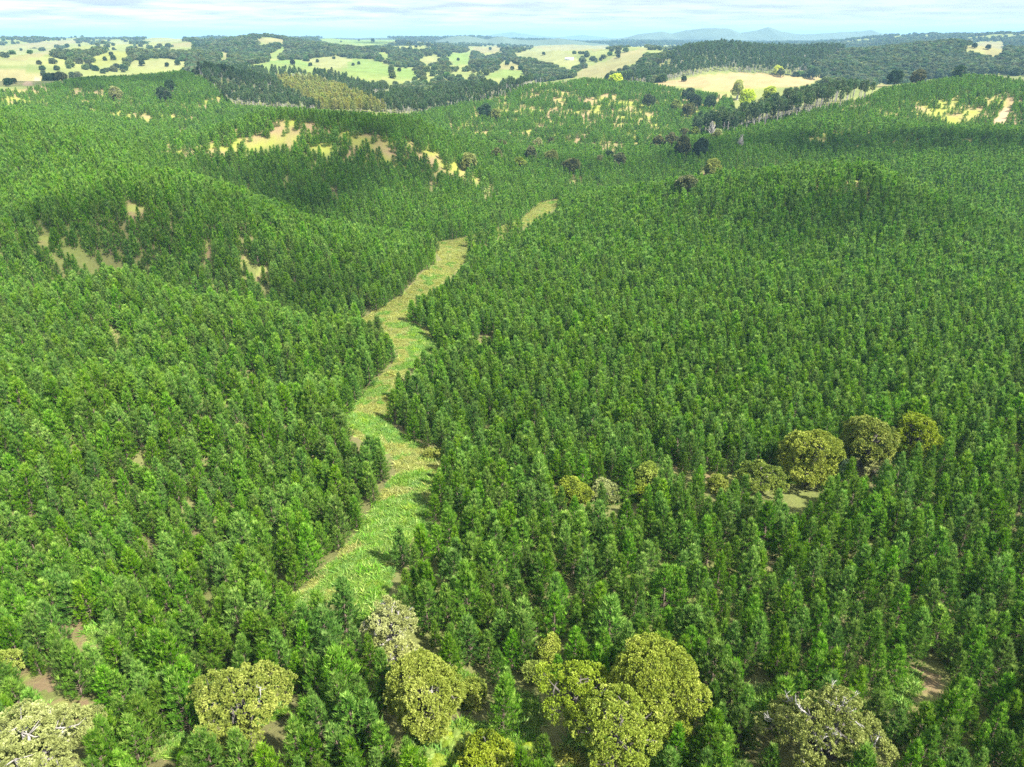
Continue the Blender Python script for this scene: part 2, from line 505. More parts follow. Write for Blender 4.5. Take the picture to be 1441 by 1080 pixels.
# ------------------------------------------------------------------ tree shapes
def pine_geo(seed, H=8.0, Rr=2.0, lod=0, crown_mi=0, trunk_mi=None):
    """a young pine: whorls of upturned branches carrying sprays of needles. returns crown Geo, trunk Geo"""
    r = np.random.default_rng(seed)
    g = Geo(); tg = Geo()
    bend = r.normal(0, .10, 2)
    def axis(z):
        return np.array([bend[0] * (z / H) ** 2, bend[1] * (z / H) ** 2, z])
    zs = np.linspace(0, H * .97, 9)
    tube(tg, [axis(z) - (0, 0, .4 if z == 0 else 0) for z in zs], np.linspace(.13, .02, 9) * H / 8, 6)
    step = .40 if lod == 0 else .68
    nb0 = 6 if lod == 0 else 5
    z = .45
    Ps, As, Ts = [], [], []
    lop = r.uniform(0, 6.28); lopa = r.uniform(.05, .2)
    while z < H - .5:
        t = z / H
        nb = nb0 + (1 if r.random() < .4 else 0) - (1 if t > .75 else 0)
        a0 = r.uniform(0, 6.28)
        for k in range(nb):
            a = a0 + k * 2 * math.pi / nb + r.normal(0, .22)
            prof = 1.04 * (1 - t) ** .90 * (.72 + .28 * min(1, t / .18))
            L = Rr * prof * r.uniform(.72, 1.22) * (1 + lopa * math.cos(a - lop)) + .18
            e0 = R(12 + 42 * t) + r.normal(0, .12)
            zz = z + r.normal(0, .08)
            n = (2 + int(L * 1.5)) if lod == 0 else (2 + int(L * .8))
            s = np.linspace(.34, 1.0, n) ** .9
            s = np.clip(s + r.normal(0, .05, n), .2, 1.05)
            el = e0 + s * .45
            rad = L * s * np.cos(e0)
            hz = L * s * math.sin(e0) + .22 * L * s ** 2
            sd = r.normal(0, .20 * (.5 + .5 * L / 2), n) * s
            ca, sa = math.cos(a), math.sin(a)
            c0 = axis(zz)
            P = np.stack([c0[0] + rad * ca - sd * sa, c0[1] + rad * sa + sd * ca, zz + hz + r.normal(0, .07, n)], 1)
            A = np.stack([np.cos(el) * ca, np.cos(el) * sa, np.sin(el) + 1.15], 1) + r.normal(0, .22, (n, 3))
            Ps.append(P); As.append(A)
            tn = .40 + r.normal(0, .12) + r.normal(0, .12, n)
            tn[-1] += .12
            Ts.append(tn)
            if lod == 0:
                m = 4
                ss = np.linspace(0, .8, m)
                tube(tg, np.stack([c0[0] + L * ss * math.cos(e0) * ca, c0[1] + L * ss * math.cos(e0) * sa, zz + L * ss * math.sin(e0) + .22 * L * ss ** 2], 1),
                     np.linspace(.028, .008, m), 3)
        z += step * r.uniform(.8, 1.2)
    P = np.concatenate(Ps); A = np.concatenate(As); Tn = np.concatenate(Ts)
    if lod == 0:
        tufts(g, P, A, Tn, 12, .60, .085, R(34), r, crown_mi)
    else:
        tufts(g, P, A, Tn, 7, .88, .19, R(36), r, crown_mi)
    # leaders at the top: pale upright candles
    nl = 9 if lod == 0 else 4
    zl = np.linspace(H - 1.0, H, nl)
    P = np.stack([axis(q) for q in zl]) + np.concatenate([r.normal(0, .05, (nl, 2)), np.zeros((nl, 1))], 1)
    tufts(g, P, np.tile([[0, 0, 1.]], (nl, 1)) + r.normal(0, .12, (nl, 3)), np.linspace(.55, .85, nl), 8 if lod == 0 else 5, .40, .08 if lod == 0 else .13, R(38), r, crown_mi)
    for _ in range(9 if lod == 0 else 3):
        a = r.uniform(0, 6.28); q = r.uniform(.25, .95); zb = H - .5 - q * r.uniform(1.2, 2.2)
        P = np.stack([np.array([bend[0] + q * math.cos(a), bend[1] + q * math.sin(a), zb + k * .13]) for k in range(5)])
        tufts(g, P, np.tile([[0, 0, 1.]], (5, 1)) + r.normal(0, .15, (5, 3)), np.linspace(.5, .8, 5), 6, .34, .08, R(34), r, crown_mi)
    return g, tg


def lobes_surface(lobes, n, r, up_bias=.22, floor=-.7):
    """points on the outside of a union of ellipsoids, with outward normals"""
    Lb = np.array(lobes, float)
    area = Lb[:, 3] * Lb[:, 4] + Lb[:, 5] * (Lb[:, 3] + Lb[:, 4]) * .5
    idx = r.choice(len(Lb), size=n * 3, p=area / area.sum())
    d = nrm(r.normal(size=(n * 3, 3)) + (0, 0, up_bias))
    keep = d[:, 2] > floor
    idx, d = idx[keep], d[keep]
    rad = 1 - .30 * r.random(len(d)) ** 2
    P = Lb[idx, :3] + d * Lb[idx, 3:6] * rad[:, None]
    nn = nrm(d / Lb[idx, 3:6])
    ok = np.ones(len(P), bool)
    for j, L in enumerate(Lb):
        q = (((P - L[:3]) / L[3:6]) ** 2).sum(1)
        ok &= ~((q < .60) & (idx != j))
    P, nn, idx = P[ok], nn[ok], idx[ok]
    return P[:n], nn[:n], idx[:n]


def make_lobes(r, W, H, shape):
    """lobes of a crown W wide on a tree H tall"""
    if shape == 'dome':
        cz = H * .48; base = [(0, 0, cz, W * .37, W * .37, H * .42)]
        k = 19
        for i in range(k):
            a = r.uniform(0, 6.28); e = r.uniform(-.75, 1.3)
            q = W * .335
            s = W * r.uniform(.12, .20)
            base.append((q * math.cos(e) * math.cos(a), q * math.cos(e) * math.sin(a), cz + H * .34 * math.sin(e), s, s, s * .85))
        return base
    if shape == 'spread':
        out = []
        for i in range(11):
            a = i * 2.4 + r.uniform(-.3, .3); q = W * .36 * math.sqrt((i + .3) / 11)
            s = W * r.uniform(.14, .22)
            out.append((q * math.cos(a), q * math.sin(a), H * (.74 - .30 * (q / (W * .4)) ** 2) + r.normal(0, H * .05), s, s, s * .55))
        return out
    if shape == 'bush':
        out = []
        for i in range(7):
            a = i * 2.4; q = W * .30 * math.sqrt(i / 7)
            s = W * r.uniform(.20, .30)
            out.append((q * math.cos(a), q * math.sin(a), H * .48 * r.uniform(.8, 1.2), s, s, H * r.uniform(.3, .5)))
        return out
    if shape == 'poplar':
        out = []
        for i in range(9):
            t = i / 8
            a = i * 2.4; q = W * .18 * (1 - t)
            s = W * (.40 - .22 * abs(t - .35) * 1.4) * r.uniform(.85, 1.1)
            out.append((q * math.cos(a), q * math.sin(a), H * (.28 + .62 * t), s, s, H * .16))
        return out
    # 'open' : separate clumps on visible limbs
    out = []
    for i in range(18):
        a = i * 2.4 + r.uniform(-.4, .4); q = W * .42 * math.sqrt((i + .5) / 18)
        s = W * r.uniform(.11, .18)
        out.append((q * math.cos(a), q * math.sin(a), H * (.86 - .42 * (q / (W * .42)) ** 1.5) + r.normal(0, H * .06), s, s, s * .62))
    return out


def broad_tree(seed, W, H, shape, dens=5.0, blade=.30, bw=.13, leafy=6, gaps=.0, bare=0, trunk_r=None):
    """broadleaf tree: returns crown Geo, trunk-and-limbs Geo, bare-branches Geo or None"""
    r = np.random.default_rng(seed)
    lobes = make_lobes(r, W, H, shape)
    g = Geo(); tg = Geo()
    area = sum(2 * math.pi * (l[3] * l[4] + l[5] * (l[3] + l[4]) * .5) * .62 for l in lobes)
    n = int(area * dens / 9)
    P, nn, idx = lobes_surface(lobes, n, r)
    k = 1.7 / max(W, 1.0) ** .5
    nz = vnoise(P[:, 0] * k * 1.7 + 50, P[:, 1] * k * 1.7 + P[:, 2] * k * 1.3 + 80, seed % 97)
    keep = nz > gaps * 1.3
    P, nn, idx, nz = P[keep], nn[keep], idx[keep], nz[keep]
    P[:, 2] = np.maximum(P[:, 2], .15)
    lt = r.normal(0, .10, len(lobes))
    tone = .48 + lt[idx] * .7 + r.normal(0, .10, len(P)) + (nz - .5) * .2
    # every clump is a small rounded head of sprays standing proud of its neighbours
    per = 17
    rc = (.40 + .32 * r.random(len(P))) * 3.0 / dens ** .5
    nn2 = np.repeat(nrm(nn + np.array([0, 0, .35])), per, 0)
    dd = nrm(nn2 * .75 + r.normal(0, .75, nn2.shape) + np.array([0, 0, .25]))
    P2 = np.repeat(P, per, 0) + dd * np.repeat(rc, per)[:, None] * (.55 + .45 * r.random((len(nn2), 1)))
    P2[:, 2] = np.maximum(P2[:, 2], .1)
    tufts(g, P2, dd, np.repeat(tone, per) + r.normal(0, .06, len(P2)), leafy, blade, bw, R(65), r, 0, True)
    # trunk and limbs
    tr = trunk_r or .035 * H ** 1.05 + .02 * W
    fork = H * r.uniform(.18, .28)
    tube(tg, [(0, 0, -.4), (r.normal(0, .05), r.normal(0, .05), fork * .5), (0, 0, fork)], [tr * 1.25, tr, tr * .85], 8)
    for l in lobes:
        c = np.array(l[:3]); m = np.array([c[0] * .45, c[1] * .45, fork + (c[2] - fork) * .6])
        tube(tg, [(0, 0, fork * .85), m * .5 + np.array([0, 0, fork]) * .5 + r.normal(0, .1, 3), m, c], [tr * .55, tr * .42, tr * .3, tr * .16], 6)
        for _ in range(5):
            d = nrm(r.normal(size=3) + (0, 0, .3)); e = c + d * np.array(l[3:6]) * .92
            e[2] = max(e[2], .2)
            tube(tg, [c, (c + e) / 2 + r.normal(0, .08 * l[3], 3), e], [tr * .14, tr * .09, tr * .03], 4)
    bg = None
    if bare:
        bg = Geo()
        for _ in range(bare):
            l = lobes[r.integers(len(lobes))]
            d = nrm(np.array([l[0], l[1], 0]) / max(W, 1) * 1.2 + r.normal(0, .45, 3) + (0, 0, .55))
            s = np.array(l[:3]) + d * np.array(l[3:6]) * .2
            L = W * r.uniform(.08, .18)
            p1 = s + d * L * .5 + r.normal(0, .12, 3); p2 = s + d * L + r.normal(0, .2, 3)
            tube(bg, [(0, 0, fork), (s * .5 + np.array([0, 0, fork * .5])), s, p1, p2], [tr * .3, tr * .22, tr * .15, tr * .10, tr * .04], 5)
            for _ in range(6):
                f = r.uniform(.25, 1.0); q = s + (p2 - s) * f
                dd = nrm(d + r.normal(0, .65, 3)); e = q + dd * L * r.uniform(.25, .5)
                mid = (q + e) / 2 + r.normal(0, .07, 3)
                tube(bg, [q, mid, e], [tr * .065, tr * .045, tr * .015], 4)
                for _ in range(2):
                    ee = mid + nrm(dd + r.normal(0, .7, 3)) * L * .2
                    tube(bg, [mid, ee], [tr * .03, tr * .012], 3)
    return g, tg, bg


def fern_geo(seed, nf=11, L=1.7):
    r = np.random.default_rng(seed)
    fr = []
    for k in range(nf):
        g = Geo()
        a = k * 2 * math.pi / nf + r.normal(0, .15); el = r.uniform(.45, .9); l = L * r.uniform(.8, 1.15)
        s = np.linspace(0, 1, 15)
        l *= .85
        rad = l * s * math.cos(el * .6); z = 1.0 + l * (math.sin(el) * s - .75 * s ** 2)
        pts = np.stack([rad * math.cos(a), rad * math.sin(a), z], 1)
        tube(g, pts, np.linspace(.03, .006, 15), 4, 0, .3)
        dirr = nrm(np.gradient(pts, axis=0)); side = np.array([-math.sin(a), math.cos(a), 0])
        for i in range(2, 15):
            w = l * .30 * math.sin(math.pi * min(1, .12 + .88 * s[i])) ** .8 + .05
            for sg in (-1, 1):
                d = nrm(side * sg + dirr[i] * .45 + np.array([0, 0, -.15]))
                p = pts[i]; q = dirr[i] * l * .024
                g.add([p - q, p + d * w * .6 - q * .9, p + d * w, p + d * w * .6 + q * .9, p + q], [(0, 1, 4), (1, 3, 4), (1, 2, 3)], np.clip(.5 + r.normal(0, .12), 0, 1))
        fr.append(g)
    tg = Geo(); tube(tg, [(0, 0, -.3), (0, 0, .5), (0, 0, 1.0)], [.14, .11, .12], 7)
    return fr, tg


def tall_pine_geo(seed, H=20, Rr=2.6, base=.45, lod=1):
    """older plantation pine: bare grey stem with dead side branches, green only near the top"""
    r = np.random.default_rng(seed)
    g = Geo(); tg = Geo()
    tube(tg, [(0, 0, -.6), (r.normal(0, .1), r.normal(0, .1), H * .5), (0, 0, H * .95)], [.36, .26, .06], 5)
    z = H * .14
    while z < H * base:
        for _ in range(3):
            a = r.uniform(0, 6.28); l = r.uniform(.8, 2.0)
            tube(tg, [(0, 0, z), (l * math.cos(a), l * math.sin(a), z + l * .25)], [.10, .035], 3)
        z += .8
    Ps, As, Ts = [], [], []
    z = H * base
    while z < H - .5:
        t = (z - H * base) / (H * (1 - base))
        nb = 5
        a0 = r.uniform(0, 6.28)
        for k in range(nb):
            a = a0 + k * 6.283 / nb + r.normal(0, .3)
            L = Rr * (1 - t) ** .75 * r.uniform(.6, 1.25) * (.6 + .4 * min(1, t / .2)) + .3
            n = 2 + int(L * .9); s = np.linspace(.35, 1, n)
            P = np.stack([L * s * math.cos(a), L * s * math.sin(a), z + L * s * (.3 + .4 * t)], 1) + r.normal(0, .2, (n, 3))
            Ps.append(P); As.append(np.tile([[math.cos(a), math.sin(a), .9]], (n, 1)) + r.normal(0, .3, (n, 3))); Ts.append(np.full(n, .45 + r.normal(0, .13)))
        z += .95
    tufts(g, np.concatenate(Ps), np.concatenate(As), np.concatenate(Ts), 7, 1.25, .42, R(60), r)
    return g, tg


# ------------------------------------------------------------------ instanced masses
def scatter_group(nproto):
    ng = bpy.data.node_groups.new('scatter', 'GeometryNodeTree')
    ng.interface.new_socket('Geometry', in_out='INPUT', socket_type='NodeSocketGeometry')
    ng.interface.new_socket('Geometry', in_out='OUTPUT', socket_type='NodeSocketGeometry')
    L = ng.links
    gi = ng.nodes.new('NodeGroupInput'); go = ng.nodes.new('NodeGroupOutput')
    def attr(nm, t):
        n = ng.nodes.new('GeometryNodeInputNamedAttribute'); n.data_type = t; n.inputs['Name'].default_value = nm
        return n.outputs['Attribute']
    pa, va = attr('proto', 'INT'), attr('variant', 'INT')
    ro, sc = attr('rot', 'FLOAT_VECTOR'), attr('scl', 'FLOAT_VECTOR')
    e2r = ng.nodes.new('FunctionNodeEulerToRotation'); L.new(ro, e2r.inputs[0])
    join = ng.nodes.new('GeometryNodeJoinGeometry')
    def sep(src, a, val):
        c = ng.nodes.new('FunctionNodeCompare'); c.data_type = 'INT'; c.operation = 'EQUAL'
        L.new(a, c.inputs[2]); c.inputs[3].default_value = val
        s = ng.nodes.new('GeometryNodeSeparateGeometry'); s.domain = 'POINT'
        L.new(src, s.inputs['Geometry']); L.new(c.outputs[0], s.inputs['Selection'])
        return s.outputs['Selection']
    pts = sep(gi.outputs[0], pa, 0)
    for k in range(nproto):
        pr = sep(gi.outputs[0], pa, k + 1)
        pk = sep(pts, va, k)
        iop = ng.nodes.new('GeometryNodeInstanceOnPoints')
        L.new(pk, iop.inputs['Points']); L.new(pr, iop.inputs['Instance'])
        L.new(e2r.outputs[0], iop.inputs['Rotation']); L.new(sc, iop.inputs['Scale'])
        L.new(iop.outputs[0], join.inputs[0])
    L.new(join.outputs[0], go.inputs[0])
    return ng


def scatter(name, protos, mats, pos, variant, rotz, scl, label, cat, tilt=.04):
    """protos: list of (V,T,tone,mi)"""
    Vs, Ts, tn, mi, pr, n = [], [], [], [], [], 0
    for k, (V, T, t, m) in enumerate(protos):
        Vs.append(V); Ts.append(T + n); tn.append(t); mi.append(m); pr.append(np.full(len(V), k + 1)); n += len(V)
    m = len(pos)
    Vs.append(pos); tn.append(np.zeros(m)); pr.append(np.zeros(m))
    V = np.concatenate(Vs)
    rot = np.zeros((n + m, 3)); rot[n:, 2] = rotz; rot[n:, :2] = rng.normal(0, tilt, (m, 2))
    sc = np.ones((n + m, 3)); sc[n:] = scl
    va = np.zeros(n + m); va[n:] = variant
    me = mesh_from(name, V, np.concatenate(Ts), mats, np.concatenate(mi), np.concatenate(tn), None,
                   {'proto': ('INT', np.concatenate(pr)), 'variant': ('INT', va), 'rot': ('FLOAT_VECTOR', rot), 'scl': ('FLOAT_VECTOR', sc)})
    o = link(name, me)
    mod = o.modifiers.new('scatter', 'NODES'); mod.node_group = scatter_group(len(protos))
    return tag(o, label, cat, None, 'stuff')


def merged(crown, trunk=None):
    V, T, t, m = crown.arr()
    if trunk is not None:
        V2, T2, t2, m2 = trunk.arr()
        return np.concatenate([V, V2]), np.concatenate([T, T2 + len(V)]), np.concatenate([t, t2]), np.concatenate([m, np.ones(len(T2), int)])
    return V, T, t, m


# ------------------------------------------------------------------ individual trees read off the photograph
ROUND = 'totaras'
# name, px, base py, crown width m, height m, shape, leaf material, bare branches, gaps, label, category, group, tier
NATIVES = [
    ('native_tree', 62, 1118, 12.5, 9.5, 'open', 'pale', 14, .16, 'big pale yellow-green tree with grey bare twigs in the bottom left corner', None),
    ('native_tree', 350, 1040, 11.0, 9.5, 'spread', 'totara', 1, .20, 'yellow-green flat-topped tree between the corner tree and the gully', None),
    ('native_tree', 553, 918, 6.6, 8.5, 'open', 'pale', 14, .22, 'pale tree with grey bare branches at the near end of the bright green gully', None),
    ('native_tree', 567, 955, 5.0, 6.5, 'open', 'pale', 8, .20, 'small pale grey-green tree squeezed between two bigger trees below the gully', None),
    ('native_tree', 602, 1028, 8.6, 11.0, 'dome', 'palet', 2, .14, 'round yellow-green tree just above the tree ferns', None),
    ('native_tree', 922, 1022, 11.0, 12.5, 'dome', 'totara', 0, .10, 'tallest dome-shaped yellow-green tree of the big clump of three', 'big clump of yellow-green trees'),
    ('native_tree', 806, 1030, 9.8, 10.5, 'spread', 'totara', 1, .14, 'left-hand yellow-green tree of the big clump of three', 'big clump of yellow-green trees'),
    ('native_tree', 860, 1092, 10.5, 11.5, 'spread', 'totara', 0, .14, 'front yellow-green tree of the big clump, cut by the bottom edge', 'big clump of yellow-green trees'),
    ('native_tree', 1150, 1088, 11.2, 10.0, 'open', 'palet', 24, .14, 'half-dead tree with bleached white branches among pale green foliage', None),
    ('native_tree', 1132, 682, 11.8, 11.5, 'dome', 'totarad', 0, .12, 'largest and leftmost of the three rounded trees in the side gully', 'three rounded trees in the side gully'),
    ('native_tree', 1212, 656, 9.8, 11.0, 'dome', 'totarad', 0, .12, 'middle one of the three rounded trees in the side gully', 'three rounded trees in the side gully'),
    ('native_tree', 1280, 646, 9.0, 10.0, 'dome', 'totara', 0, .12, 'brightest and rightmost of the three rounded trees in the side gully', 'three rounded trees in the side gully'),
    ('native_tree', 1070, 697, 9.2, 6.5, 'spread', 'totarad', 2, .14, 'low spreading yellow-green tree left of the three rounded trees', None),
    ('native_shrub', 910, 693, 5.0, 6.0, 'dome', 'totara', 0, .1, 'upright golden shrub halfway along the side gully', None),
    ('native_shrub', 806, 706, 6.0, 4.2, 'bush', 'totara', 0, .1, 'low golden shrub at the left end of the side gully', None),
    ('native_shrub', 852, 704, 5.2, 3.6, 'bush', 'pale', 3, .2, 'pale twiggy shrub between two golden shrubs in the side gully', None),
    ('native_shrub', 905, 703, 4.0, 2.6, 'bush', 'totara', 0, .1, 'small golden shrub in front of the upright golden shrub', None),
    ('native_shrub', 1008, 692, 4.0, 3.0, 'bush', 'palet', 0, .1, 'small yellowish shrub left of the low spreading tree', None),
    ('native_shrub', 1237, 672, 5.4, 2.8, 'bush', 'pale', 4, .2, 'pale grey shrub on the grass below the middle rounded tree', None),
    ('native_shrub', 1176, 672, 4.5, 4.5, 'bush', 'dark', 0, .1, 'dark green shrub tucked beside the largest rounded tree', None),
    ('native_shrub', 773, 936, 3.0, 5.0, 'dome', 'totara', 0, .12, 'slim yellow-green shrub among pines left of the big clump', None),
    ('native_shrub', 750, 958, 2.4, 3.2, 'dome', 'totara', 0, .12, 'little golden bush in front of the slim yellow-green shrub', None),
    ('native_shrub', 666, 990, 3.0, 3.6, 'bush', 'totara', 0, .15, 'loose yellow-green shrub right of the round tree', None),
    ('native_shrub', 690, 1096, 6.5, 4.0, 'bush', 'totara', 2, .2, 'wide yellow-green shrub at the bottom edge right of the tree ferns', None),
    ('native_shrub', 606, 645, 3.2, 1.6, 'bush', 'fern', 0, .15, 'low yellow-green bush at the bend of the grassy gully', None),
    ('native_shrub', 622, 643, 2.4, 1.4, 'bush', 'fern', 0, .15, 'smaller low bush just right of the one at the gully bend', None),
    ('native_shrub', 20, 950, 3.2, 4.0, 'dome', 'palet', 0, .12, 'yellowish shrub at the left edge above the corner tree', None),
    # middle distance
    ('native_tree', 660, 242, 10, 7.5, 'dome', 'pale', 6, .15, 'pale grey tree on the right shoulder of the sparse hill', None),
    ('native_tree', 706, 214, 7, 4.5, 'bush', 'olive', 0, .1, 'small olive bush high on the slope behind the sparse hill', None),
    ('native_tree', 699, 228, 7, 4.5, 'bush', 'olive', 0, .1, 'olive bush below the highest one on the slope behind the sparse hill', None),
    ('native_tree', 731, 241, 9, 5.5, 'spread', 'totarad', 0, .1, 'low yellow-topped tree in the middle of the far valley', None),
    ('native_tree', 747, 231, 8, 9, 'dome', 'olive', 0, .1, 'upright olive tree above the low yellow-topped tree', None),
    ('native_tree', 756, 213, 9, 5.5, 'bush', 'pale', 2, .1, 'pale brownish bush above the upright olive tree', None),
    ('native_tree', 776, 209, 5, 4, 'bush', 'olive', 0, .1, 'smallest bush at the top of the far valley trees', None),
    ('native_tree', 776, 233, 10, 6.5, 'dome', 'palet', 0, .1, 'yellowish tree touching the largest tree of the far valley', None),
    ('native_tree', 803, 249, 14, 9.5, 'spread', 'olive', 2, .1, 'largest olive tree at the head of the grassy gully', None),
    ('native_tree', 857, 229, 8, 4.5, 'bush', 'dark', 0, .1, 'dark green bush beside the pale bare patch', None),
    ('native_tree', 871, 238, 9, 7.5, 'dome', 'olive', 2, .12, 'brownish round tree right of the dark green bush', None),
    ('native_tree', 844, 234, 5, 3, 'bush', 'pale', 0, .1, 'tiny pale bush left of the dark green bush', None),
    ('native_tree', 925, 216, 11, 9, 'dome', 'olive', 0, .1, 'leftmost tree of the dark olive clump below the tall pine stand', 'dark olive clump below the tall pines'),
    ('native_tree', 943, 214, 11, 10, 'dome', 'olive', 0, .1, 'second tree from the left in the dark olive clump', 'dark olive clump below the tall pines'),
    ('native_tree', 959, 223, 11, 12, 'dome', 'olive', 0, .1, 'tallest tree of the dark olive clump, at its front', 'dark olive clump below the tall pines'),
    ('native_tree', 985, 225, 10.5, 11, 'dome', 'dark', 0, .1, 'darkest rounded tree at the right end of the olive clump', 'dark olive clump below the tall pines'),
    ('native_tree', 962, 199, 7, 7, 'dome', 'olive', 0, .1, 'small tree behind the tallest of the olive clump', 'dark olive clump below the tall pines'),
    ('native_tree', 977, 200, 7, 8, 'dome', 'totarad', 0, .1, 'yellowish small tree behind the darkest rounded tree', 'dark olive clump below the tall pines'),
    ('dead_tree', 1000, 199, 9, 15, 'open', 'grey', 34, .62, 'grey leafless tree at the left foot of the tall pine stand', None),
    ('native_tree', 1008, 204, 9, 7, 'dome', 'pale', 3, .15, 'pale brown rounded tree in front of the grey leafless tree', None),
    ('dead_tree', 1041, 213, 6, 8, 'open', 'grey', 22, .66, 'small grey leafless tree below the tall pine stand track', None),
    ('native_tree', 1002, 251, 12, 8, 'dome', 'palet', 0, .1, 'pale green spreading tree behind the crest of the right hill', None),
    ('native_tree', 965, 280, 12, 8.5, 'spread', 'olive', 2, .12, 'yellow-brown tree alone on the left end of the right hill crest', None),
    ('native_tree', 683, 169, 15, 11, 'dome', 'dark', 0, .1, 'dark round tree low on the far centre hill', None),
    ('native_tree', 697, 172, 11, 8, 'dome', 'palet', 0, .1, 'yellowish tree beside the dark round tree on the far centre hill', None),
    ('native_tree', 912, 153, 15, 10, 'dome', 'dark', 0, .1, 'dark tree alone on the right side of the far centre hill', None),
    ('native_tree', 968, 145, 15, 12, 'dome', 'dark', 0, .1, 'upper dark tree of the clump on the far centre hill', None),
    ('native_tree', 978, 155, 14, 11, 'dome', 'dark', 0, .1, 'lower dark tree of the clump on the far centre hill', None),
    ('native_tree', 998, 154, 13, 10, 'dome', 'dark', 0, .1, 'dark tree right of the clump on the far centre hill', None),
    ('native_tree', 950, 158, 11, 8, 'dome', 'totarad', 0, .1, 'yellow-topped tree left of the dark clump on the far centre hill', None),
    ('native_tree', 968, 165, 13, 9, 'dome', 'olive', 0, .1, 'olive tree below the dark clump on the far centre hill', None),
    ('native_tree', 232, 146, 14, 11, 'dome', 'dark', 0, .1, 'dark round tree on the lower face of the left back hill', None),
    ('native_tree', 241, 131, 11, 9, 'dome', 'dark', 0, .1, 'dark tree above the round one on the left back hill', None),
    ('native_tree', 165, 143, 12, 9, 'dome', 'pale', 0, .1, 'grey-green tree on the left back hill', None),
    ('native_tree', 1143, 112, 18, 13, 'dome', 'dark', 0, .1, 'dark tree at the right end of the golden hill', None),
    ('native_tree', 1098, 109, 11, 9, 'dome', 'dark', 0, .1, 'small dark tree standing on the golden hill', None),
    ('native_tree', 1258, 121, 15, 10, 'dome', 'dark', 0, .1, 'dark tree right of the pale clearing on the right ridge', None),
    ('native_tree', 1290, 119, 14, 9, 'dome', 'olive', 0, .1, 'olive tree midway along the right ridge', None),
    ('native_tree', 1347, 113, 12, 9, 'dome', 'dark', 0, .1, 'dark rounded tree on the right ridge before its summit', None),
    ('native_tree', 1378, 110, 14, 10, 'dome', 'dark', 0, .1, 'dark tree on the summit of the right ridge', None),
    ('native_tree', 1396, 111, 14, 9, 'dome', 'dark', 0, .1, 'dark tree just right of the summit tree on the right ridge', None),
    ('native_tree', 1050, 154, 19, 16, 'dome', 'lime', 0, .08, 'largest bright lime-green tree left of the tall pine stand', 'bright lime-green trees'),
    ('native_tree', 1082, 148, 16, 15, 'dome', 'lime', 0, .08, 'bright lime-green tree nearest to the tall pine stand', 'bright lime-green trees'),
    ('native_tree', 1037, 141, 15, 19, 'dome', 'limep', 0, .15, 'paler thin lime-green tree behind the largest one', 'bright lime-green trees'),
    ('native_tree', 866, 121, 17, 9, 'bush', 'lime', 0, .08, 'left lime-green bush behind the far centre hill', 'lime-green bushes behind the hill'),
    ('native_tree', 881, 119, 18, 11, 'bush', 'lime', 0, .08, 'middle and largest lime-green bush behind the far centre hill', 'lime-green bushes behind the hill'),
    ('native_tree', 894, 119, 14, 8, 'bush', 'lime', 0, .08, 'right lime-green bush behind the far centre hill', 'lime-green bushes behind the hill'),
    ('native_tree', 1094, 106, 17, 9, 'bush', 'lime', 0, .08, 'lime-green bush at the back edge of the golden hill', None),
]
LEAF = {'totara': M_TOTARA, 'pale': M_PALE, 'dark': M_DARKLEAF, 'olive': M_OLIVE, 'lime': M_LIME, 'fern': M_FERN,
        'totarad': leaf_mat('totara_leaves_olive', (.065, .105, .012), (.18, .235, .025), (.37, .41, .075), .3, .008, .10, .08),
        'palet': leaf_mat('pale_totara_leaves', (.10, .135, .018), (.225, .265, .05), (.40, .43, .12), .3, .008, .10, .08),
        'limep': leaf_mat('pale_lime_leaves', (.22, .28, .08), (.40, .46, .16), (.58, .60, .28), .3, .02, .1, .1), 'grey': M_PALE}

native_pos = []
for i, (nm, px, py, W, H, shape, lf, bare, gaps, lab, grp) in enumerate(NATIVES):
    h = hit(px, py)
    if h is None:
        continue
    x, y, z = h
    dist = math.sqrt(x * x + y * y + (CAMZ - z) ** 2)
    if y > 150:      # these stand among the pines and show only above them
        H = H + 5.5
        shape = 'dome' if shape == 'bush' else shape
    native_pos.append((x, y, W, H, px, py, lab))
    k = max(1.0, dist / 100)
    root = bpy.data.objects.new(nm, None); COL.objects.link(root)
    root.location = (x, y, z); root.empty_display_size = 1
    tag(root, lab, 'shrub' if nm == 'native_shrub' else 'tree', grp)
    bl = min(.20 * k ** .8, .9)
    g, tg, bg = broad_tree(100 + i, W, H, shape, dens=17.0 / k ** 1.25, blade=bl, bw=bl * .5, leafy=7, gaps=gaps, bare=bare)
    link('crown', g.mesh('crown', [LEAF[lf]]), root)
    link('trunk', tg.mesh('trunk', [M_DARKBARK if lf in ('totara', 'totarad', 'dark', 'olive', 'palet') else M_GREYBARK], True), root)
    if bg is not None:
        link('bare_branches', bg.mesh('bare_branches', [M_WHITEBARK if dist < 200 else M_GREYBARK], True), root)

# tree ferns
FERNS = [(621, 1043, 1.7, 'leftmost tree fern of the bright cluster under the round tree'),
         (640, 1050, 1.8, 'largest tree fern of the bright cluster under the round tree'),
         (659, 1050, 1.5, 'right tree fern of the bright cluster under the round tree'),
         (606, 1082, 2.0, 'lone bright tree fern at the bottom edge by the dry strip'),
         (748, 1062, 1.5, 'tree fern at the left foot of the big tree clump'),
         (764, 1052, 1.2, 'smaller tree fern touching the big tree clump'),
         (640, 1000, 1.1, 'small tree fern right of the round tree trunk')]
for i, (px, py, L, lab) in enumerate(FERNS):
    x, y, z = hit(px, py)
    root = bpy.data.objects.new('tree_fern', None); COL.objects.link(root); root.location = (x, y, z)
    tag(root, lab, 'fern', 'tree ferns near the bottom edge')
    fr, tg = fern_geo(500 + i, 11, L)
    link('trunk', tg.mesh('trunk', [M_BARK], True), root)
    for f in fr:
        link('frond', f.mesh('frond', [M_FERN]), root)
    native_pos.append((x, y, L * 1.6, 1.5, px, py, None))

